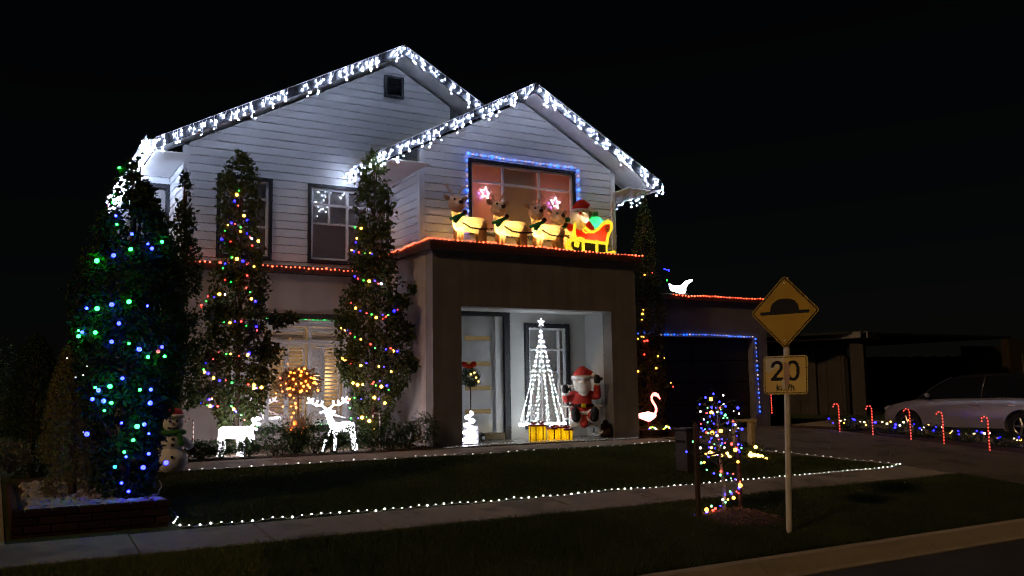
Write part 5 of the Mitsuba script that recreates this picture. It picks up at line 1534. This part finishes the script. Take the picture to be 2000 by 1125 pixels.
spp = put('speed_plate', on_sign(plate(sp_, .004), SZ, .036), 'sign_cream', rs)
put('border', on_sign(plate(sp_.buffer(-.012).difference(sp_.buffer(-.020)), .0012), SZ, .0405), 'sign_black', spp)


def word(txt, h, cx, cy):
    m = meshkit.text_mesh(txt, h, 0.0014, bold=True)
    b_ = m.bounds
    m.apply_translation((cx - (b_[0][0] + b_[1][0]) / 2, cy - (b_[0][1] + b_[1][1]) / 2, 0))
    return m


put('lettering_20', on_sign(word('20', .20, 0.0, .045), SZ, .0405), 'sign_black', spp)
put('lettering_kmh', on_sign(word('km/h', .065, 0.0, -.135), SZ, .0405), 'sign_black', spp)
glare_peel = Polygon([(-.222, .19), (-.02, .195), (-.01, .165), (-.05, .10), (-.12, .075), (-.19, .03), (-.222, .05)]).buffer(.008)  # glare on the plate corner, painted as a lighter patch of peeling film
put('worn_film_and_glare', on_sign(plate(glare_peel, .0008), SZ, .0405), 'film_peel_and_glare', spp)
put('worn_film_and_glare', on_sign(plate(Polygon([(-.035, -.05), (-.015, -.05), (-.005, -.13), (-.02, -.15), (-.04, -.14)]).buffer(.004), .0022), SZ, .0405), 'film_peel_and_glare', spp)
put('worn_film_and_glare', on_sign(plate(Polygon([(-.01, .13), (.04, .12), (.045, -.02), (.03, -.12), (.0, -.16), (-.012, -.05)]).buffer(.006), .0020), SZ, .0405), 'film_pink', spp)
for zz in (SZ + .15, SZ - .15):
    put('bracket', on_sign(place(box(-.05, .05, -.015, .015, -.075, -.002), (0, 0, 0)), zz, .036), 'galv', rs)

# ---------------------------------------------------------------- street tree with stakes and lights
st = thing('street_sapling', 'young staked street tree on the verge tangled in blue and coloured lights', 'tree')
C = np.array([.50, -6.62])
zg = float(ground_z(*C))
put('trunk', tube([(C[0] + .03, C[1], zg - .03), (C[0] + .045, C[1], zg + .35), (C[0] + .01, C[1], zg + .6), (C[0] - .01, C[1] + .01, zg + .95), (C[0], C[1], zg + 1.3)], [.022, .02, .017, .013, .006], 8), 'pale_bark', st, smooth=40)
g_ = np.random.default_rng(21)
br = []
tips = []
for i in range(26):
    zb = zg + .55 + .7 * i / 26
    th = i * 2.4
    L_ = .30 * (1.05 - .5 * i / 26)
    p0 = np.array([C[0], C[1], zb])
    p2 = p0 + np.array([L_ * math.cos(th), L_ * math.sin(th), .16 - .10 * (i % 3 == 0)])
    br.append(tube([p0, (p0 + p2) / 2 + [0, 0, .03], p2], [.007, .005, .003], 5))
    for u in np.linspace(.3, 1.1, 9):
        tips.append(p0 + (p2 - p0) * u + g_.normal(0, .035, 3))
put('branches', cat(*br), 'bark', st, smooth=40)
put('crown', leaves(np.array(tips) + g_.normal(0, .03, (len(tips), 3)), .055, 44, .6), 'dark_leaf', st, kind='stuff')
for lab, x, y, h in (('dark timber tree stake left of the staked street tree', .13, -6.64, 1.05), ('dark timber tree stake right of the staked street tree', .78, -6.63, .95)):
    k = thing('tree_stake', lab, 'stake', 'timber stakes of the street tree')
    put('post', box(x - .022, x + .022, y - .022, y + .022, zg - .05, zg + h, .004), 'stake_wood', k)
    put('point', trimesh.convex.convex_hull(np.array([(x - .022, y - .022, zg + h), (x + .022, y - .022, zg + h), (x + .022, y + .022, zg + h), (x - .022, y + .022, zg + h), (x, y, zg + h + .05)])), 'stake_wood', k)
    put('tie', tube([(x, y - .025, zg + h * .7), ((x + C[0]) / 2, C[1] - .03, zg + h * .68), (C[0], C[1] - .02, zg + h * .7), ((x + C[0]) / 2, C[1] + .03, zg + h * .68), (x, y + .025, zg + h * .7)], .009, 5), 'black_rubber', k, smooth=True)
xs_ = []
for i in range(36):
    q_ = tips[(i * 17) % len(tips)] + g_.normal(0, .03, 3)
    xs_.append(('bbwgbbaw'[i % 8], q_))
string_of('sapling_light_string', 'dense blue and coloured lights tangled through the staked street tree', parse(S_BULBS) + xs_, None, .0125, link=.16, rad={'a': .019, 'w': .0125}, level={'b': (0.08, 0.14, 9.0), 'w': (3.0, 3.0, 2.4), 'g': (0.5, 3.2, 0.9)})
mu = struct('mulch_mound', spin([(0, .10), (.15, .095), (.36, .06), (.52, .0), (.56, -.05), (0, -.05)][::-1], (C[0] + .10, C[1] - .12, zg - .01), 28), 'soil', smooth=True)
ch_ = g_.normal(size=(1400, 2)) * .24 + [C[0] + .1, C[1] - .12]
rr = np.hypot(ch_[:, 0] - C[0] - .1, ch_[:, 1] - C[1] + .12)
ch_, rr = ch_[rr < .52], rr[rr < .52]
P('bark_chip', (0.20, 0.13, 0.10), 0.9, 0.2)
put('bark_chips', leaves(np.column_stack([ch_, zg + .10 - .20 * rr]), .045, 45, -.2, .1, .5), 'bark_chip', label='bark chip mulch heaped round the foot of the staked street tree', cat='mulch', kind='stuff')
ed = thing('tree_edging', 'grey concrete edging strip in the grass left of the mulch mound', 'edging')
put('strip', cat(box(-.14, .52, -6.50, -6.44, zg - .05, zg + .02, .006)), 'concrete', ed)
put('strip', place(box(-.03, .03, -.33, .33, -.05, .02, .006), (-.11, -6.84, zg - .03)), 'concrete', ed)

# warm lit low bush, letterbox posts and rendered pillar at the driveway corner
shrub('low_shrub', 'low bush glowing with warm white lights beside the driveway, seen behind the street tree', (4.45, -2.80, 0), .50, .20, 900, 140, size=.05, z0=float(ground_z(4.4, -2.9)) + .01)
string_of('bush_light_string', 'warm white lights bunched on the low bush beside the driveway', parse(B_BULBS), None, .034, link=.3, level={'a': (9, 4.6, .9)})
lb = thing('letterbox_stand', 'pale timber letterbox stand at the driveway corner lit from below by warm lights', 'letterbox')
P('pale_timber', (0.36, 0.31, 0.22), 0.8, 0.3)
zb = float(ground_z(4.7, -2.9))
put('post', box(4.66, 4.76, -2.96, -2.86, zb - .05, zb + .56, .006), 'pale_timber', lb)
put('post', box(4.38, 4.45, -2.86, -2.79, zb - .05, zb + .56, .006), 'pale_timber', lb)
put('top_board', place(box(-.24, .24, -.08, .08, 0, .05, .008), (4.56, -2.875, zb + .561), math.radians(-12)), 'pale_timber', lb)
pr = thing('letterbox_pillar', 'square dark rendered pillar at the lawn edge left of the street tree', 'pillar')
zp_ = float(ground_z(2.35, -3.95))
put('shaft', box(2.22, 2.48, -4.08, -3.82, zp_ - .05, zp_ + .62, .008), 'dark_cap', pr)
put('cap', box(2.20, 2.50, -4.10, -3.80, zp_ + .621, zp_ + .66, .008), 'dark_cap', pr)
put('slot', box(2.205, 2.219, -4.04, -3.86, zp_ + .44, zp_ + .48), 'fab_black', pr)

# ---------------------------------------------------------------- parked car
car = thing('parked_car', 'pale silver hatchback parked nose in on the neighbouring driveway behind the candy canes', 'car')
P('car_paint_shaded', (0.02, 0.02, 0.022), 0.2, 0.5)  # near black: darkness over the unlit roof and pillars put into the colour
P('car_paint', (0.31, 0.30, 0.34), 0.25, 0.6, 0.25, clearcoat=1.0, clearcoat_gloss=0.92)
P('car_glass', (0.010, 0.011, 0.013), 0.06, 0.8)
P('tyre', (0.02, 0.02, 0.02), 0.85, 0.3)
P('rim_metal', (0.42, 0.42, 0.44), 0.3, 0.5, 0.8)
P('lamp_glass', (0.5, 0.5, 0.52), 0.12, 0.7)
P('tail_red', (0.25, 0.015, 0.015), 0.2, 0.6)
# local: x to the nose (length 4.2), y across (width 1.75), z up
st_x = np.array([-2.10, -2.04, -1.85, -1.45, -0.9, -0.3, 0.4, 0.9, 1.3, 1.65, 1.92, 2.06, 2.12])
belt = np.array([0.78, 0.88, 0.93, 0.95, 0.95, 0.94, 0.92, 0.90, 0.86, 0.80, 0.72, 0.63, 0.52])
half = np.array([0.70, 0.78, 0.84, 0.87, 0.88, 0.88, 0.88, 0.87, 0.86, 0.83, 0.76, 0.64, 0.52])
sill = np.array([0.36, 0.28, 0.22, 0.20, 0.19, 0.19, 0.19, 0.19, 0.20, 0.21, 0.23, 0.28, 0.36])


def loft(xs, ring):
    v, n = [], None
    for i, x in enumerate(xs):
        r_ = ring(i)
        n = len(r_)
        v += [(x, y, z) for y, z in r_]
    f = []
    for i in range(len(xs) - 1):
        for j in range(n):
            a0, a1, b0, b1 = i * n + j, i * n + (j + 1) % n, (i + 1) * n + j, (i + 1) * n + (j + 1) % n
            f += [(a0, b0, a1), (a1, b0, b1)]
    for i, s_ in ((0, 1), (len(xs) - 1, -1)):
        v.append((xs[i], 0, np.mean([p[1] for p in ring(i)])))
        for j in range(n):
            q_ = (len(v) - 1, i * n + j, i * n + (j + 1) % n)
            f.append(q_ if s_ > 0 else q_[::-1])
    m = trimesh.Trimesh(np.array(v), np.array(f), process=True)
    if m.volume < 0:
        m.invert()
    return m


def fine(a_):
    xs = np.linspace(st_x[0], st_x[-1], 61)
    return np.interp(xs, st_x, a_)


xs = np.linspace(st_x[0], st_x[-1], 61)
Bt, Hf, Sl = fine(belt), fine(half), fine(sill)


def ring_low(i):
    h, b_, s_ = Hf[i], Bt[i], Sl[i]
    side = [(h * .93, s_), (h * .985, s_ + .10), (h * 1.0, s_ + (b_ - s_) * .45), (h * .995, s_ + (b_ - s_) * .72), (h * .965, b_ - .06), (h * .90, b_ - .01), (h * .6, b_ + .025), (0, b_ + .035)]
    return side + [(-y, z) for y, z in side[::-1][1:]]


low = loft(xs, ring_low)
CARP, CARYAW = (12.55, -2.22, -0.20), math.radians(90 + 3)


def cp(m):
    m = m.copy()
    m.vertices = m.vertices * [1, 1, .94]
    return place(m, CARP, CARYAW)


lm = m3.Manifold(m3.Mesh(low.vertices.astype(np.float32), low.faces.astype(np.uint32)))
WX = (1.32, -1.28)
for wx in WX:
    cyl = trimesh.creation.cylinder(.365, 2.2, sections=40)
    cyl.apply_transform(trimesh.transformations.rotation_matrix(math.pi / 2, [1, 0, 0]))
    cyl.apply_translation((wx, 0, .31))
    inner = trimesh.creation.box((1.0, 1.2, 1.0))
    inner.apply_translation((wx, 0, .31))
    cm_ = m3.Manifold(m3.Mesh(cyl.vertices.astype(np.float32), cyl.faces.astype(np.uint32))) - m3.Manifold(m3.Mesh(inner.vertices.astype(np.float32), inner.faces.astype(np.uint32)))
    lm = lm - cm_
lmm = lm.to_mesh()
put('body', cp(trimesh.Trimesh(lmm.vert_properties[:, :3], lmm.tri_verts, process=True)), 'car_paint', car, smooth=35)
gx = np.array([-2.0, -1.9, -1.6, -1.0, -0.4, 0.1, 0.45, 0.8, 1.05])
gz = np.array([0.93, 1.16, 1.36, 1.45, 1.47, 1.45, 1.36, 1.14, 0.93])
gxs = np.linspace(-2.0, 1.05, 50)
gzs = np.interp(gxs, gx, gz)


def ring_glass(i):
    z1 = max(gzs[i], .935)
    t_ = (z1 - .93) / .54
    w0, w1 = .80, .80 - .20 * t_
    side = [(w0, .92), (w1, z1 - .04 * t_), (w1 - .10 * t_, z1 + .0), (0, z1 + .012)]
    return side + [(-y, z) for y, z in side[::-1][1:]]


put('cabin_glass', cp(loft(gxs, ring_glass)), 'car_glass', car, smooth=40)
rx = np.linspace(-1.72, .28, 30)


def ring_roof(i):
    z1 = float(np.interp(rx[i], gx, gz)) + .016
    side = [(.585, z1 - .075), (.60, z1 - .03), (.52, z1 + .005), (0, z1 + .02)]
    return side + [(-y, z) for y, z in side[::-1][1:]]


put('roof', cp(loft(rx, ring_roof)), 'car_paint_shaded', car, smooth=40)
for sy in (-1, 1):
    for pts__, r__ in (([(1.02, sy * .80, .93), (.62, sy * .71, 1.24), (.30, sy * .625, 1.42)], .026), ([(-.42, sy * .795, .93), (-.44, sy * .72, 1.2), (-.46, sy * .63, 1.43)], .03), ([(-1.95, sy * .80, .93), (-1.86, sy * .73, 1.15), (-1.62, sy * .63, 1.35)], .05)):
        put('window_pillar', cp(tube(pts__, r__, 6)), 'car_paint_shaded', car, smooth=True)
    put('mirror', cp(body([[((.74, sy * .93, .99), .055), ((.70, sy * 1.0, 1.0), .06)]], .03, 3)), 'car_paint', car, smooth=True)
    for dx_ in (-.30, -1.12):
        put('door_handle', cp(box(dx_ - .09, dx_ + .09, sy * .885 - .012, sy * .885 + .012, .76, .785, .006)), 'chrome', car)
    put('headlight', cp(ball((1.90, sy * .62, .66), .15, (1.0, .75, .5))), 'lamp_glass', car, smooth=True)
    put('tail_light', cp(ball((-2.0, sy * .66, .82), .13, (.5, .9, .8))), 'tail_red', car, smooth=True)
    put('sill_trim', cp(box(-.88, .92, sy * .84 - .02, sy * .84 + .02, .19, .25, .008)), 'black_rubber', car)
    for wx in WX:
        w_ = thing if False else None
        ty = spin([(.20, -.10), (.29, -.10), (.31, -.07), (.31, .07), (.29, .10), (.20, .10), (.20, -.10)], (0, 0, 0), 32)
        ty.apply_transform(trimesh.transformations.rotation_matrix(math.pi / 2, [1, 0, 0]))
        ty.apply_translation((wx, sy * .76, .31))
        wk = put('wheel', cp(ty), 'tyre', car, smooth=40)
        ms = [rod((wx, sy * .84, .31), (wx + .19 * math.cos(q_), sy * .82, .31 + .19 * math.sin(q_)), .03, .022, 6) for q_ in np.linspace(0, 2 * math.pi, 6)[:-1]]
        rimr = tube([(wx + .20 * math.cos(q_), sy * .82, .31 + .20 * math.sin(q_)) for q_ in np.linspace(0, 2 * math.pi, 25)], .016, 6)
        put('rim', cp(cat(rimr, ball((wx, sy * .84, .31), .045), *ms)), 'rim_metal', wk, smooth=30)
        dk_ = trimesh.creation.cylinder(.195, .02, sections=24)
        dk_.apply_transform(trimesh.transformations.rotation_matrix(math.pi / 2, [1, 0, 0]))
        dk_.apply_translation((wx, sy * .74, .31))
        put('hub_disc', cp(dk_), 'fab_black', wk)

# ---------------------------------------------------------------- neighbouring houses in the dark
nb = thing('neighbour_house', 'dim low neighbouring house corner with pale fascia and pillars behind the candy canes', 'house')
bump('neighbour_render', (0.085, 0.075, 0.072), f_grit, 0.002, 0.85)
NA = math.radians(28)


def nh(m):
    return place(m, (17.2, 4.4, 0), NA)


put('pillar', nh(box(.25, .68, .18, .60, -.3, 2.44, .01)), 'neighbour_render', nb)
put('pillar', nh(box(1.15, 1.40, 1.9, 2.15, -.3, 2.44, .01)), 'neighbour_render', nb)
put('wall', nh(box(1.9, 14, 4.0, 12, -.3, 2.44)), 'neighbour_render', nb)
sw_ = put('side_wall', box(17.5, 17.7, 5.6, 22, -.3, 2.42), 'neighbour_render', nb)
for i in range(18):
    put('cladding_strip', box(17.47, 17.499, 5.7 + i * .6, 5.7 + i * .6 + .57, -.2, 2.40), 'neighbour_render', sw_)
rf_ = put('roof', nh(box(0, 2.1, .02, 6, 2.60, 2.68)), 'roof_tile', nb)
put('roof', box(17.0, 26, 5.0, 22, 2.60, 2.68), 'roof_tile', nb)
put('fascia', nh(box(-.02, 2.1, -.03, .02, 2.46, 2.66, .006)), 'blind_white', rf_)
put('fascia', box(17.0, 17.06, 4.5, 22, 2.46, 2.66, .006), 'blind_white', rf_)
put('soffit', nh(box(.0, 2.1, .03, 3.9, 2.445, 2.46)), 'neighbour_render', rf_)
fh = thing('far_house', 'barely visible brownish house front in the darkness above the parked car', 'house')
P('far_wall', (0.05, 0.04, 0.022), 0.9, 0.2)
put('wall', box(24.9, 27.0, 6.0, 6.3, -.3, 2.35), 'far_wall', fh)
put('wall', box(28.2, 36.0, 6.4, 6.7, -.3, 2.7), 'far_wall', fh)
fw = put('window', ext(sbox(29.0, .8, 31.2, 2.1).difference(sbox(29.08, .88, 31.12, 2.02)), .06, at=6.33), 'neighbour_render', fh)
put('pane', box(29.08, 31.12, 6.36, 6.37, .88, 2.02), 'car_glass', fw)
struct('neighbour_driveway', cat(sheet([10.7, 14.6], [-8.11, -0.8, 4.2], [-0.58, 0.008, 0.008])), 'concrete')
fn = thing('side_fence', 'dark timber paling fence running back beside the garage', 'fence')
for i in range(60):
    put('paling', box(10.9, 10.925, 2.0 + i * .15, 2.0 + i * .15 + .138, -.05, 1.7 + .012 * ((i * 7) % 3)), 'stake_wood', fn)
put('rail', box(10.926, 10.98, 2.0, 11.0, 1.35, 1.44), 'stake_wood', fn)
put('rail', box(10.926, 10.98, 2.0, 11.0, .30, .39), 'stake_wood', fn)
tree('background_tree', 'black silhouette of a tree beyond the left side of the house', (-13.0, 12), [(1.5, .8), (3.0, 2.0), (4.5, 2.0), (5.6, 1.2), (6.2, .3)], 5000, 32, 'dark_leaf', .22, .16, 10)

bf = thing('added_back_fence', 'added dark paling fence blacking out the ground behind the parked car', 'fence')  # fence added to keep the view behind the car black
bp0, bp1 = np.array([18.6, 9.5]), np.array([34.0, 5.3])
nbp = 100
for i in range(nbp):
    q0 = bp0 + (bp1 - bp0) * i / nbp
    put('paling', place(box(0, .152, 0, .02, -.1, 2.0 + .015 * ((i * 5) % 4)), (q0[0], q0[1], 0), math.atan2(bp1[1] - bp0[1], bp1[0] - bp0[0])), 'stake_wood', bf)
g_ = np.random.default_rng(91)
lp = np.column_stack([g_.uniform(-7, 8, 260), g_.uniform(-8.2, -1.3, 260)])
lp = np.column_stack([lp, ground_z(lp[:, 0], lp[:, 1]) + .028])
lf = leaves(lp, .06, 92, 0, .2, .6)
lv = lf.vertices.reshape(-1, 4, 3)
lv[:, :, 2] = lp[:, 2][:, None] + .25 * (lv[:, :, 2] - lv[:, :1, 2])
lf.vertices = lv.reshape(-1, 3)
P('dry_leaf', (0.16, 0.10, 0.05), 0.8, 0.2)
put('fallen_leaves', lf, 'dry_leaf', label='dry fallen leaves scattered over footpath, lawn and verge', cat='leaves', kind='stuff')
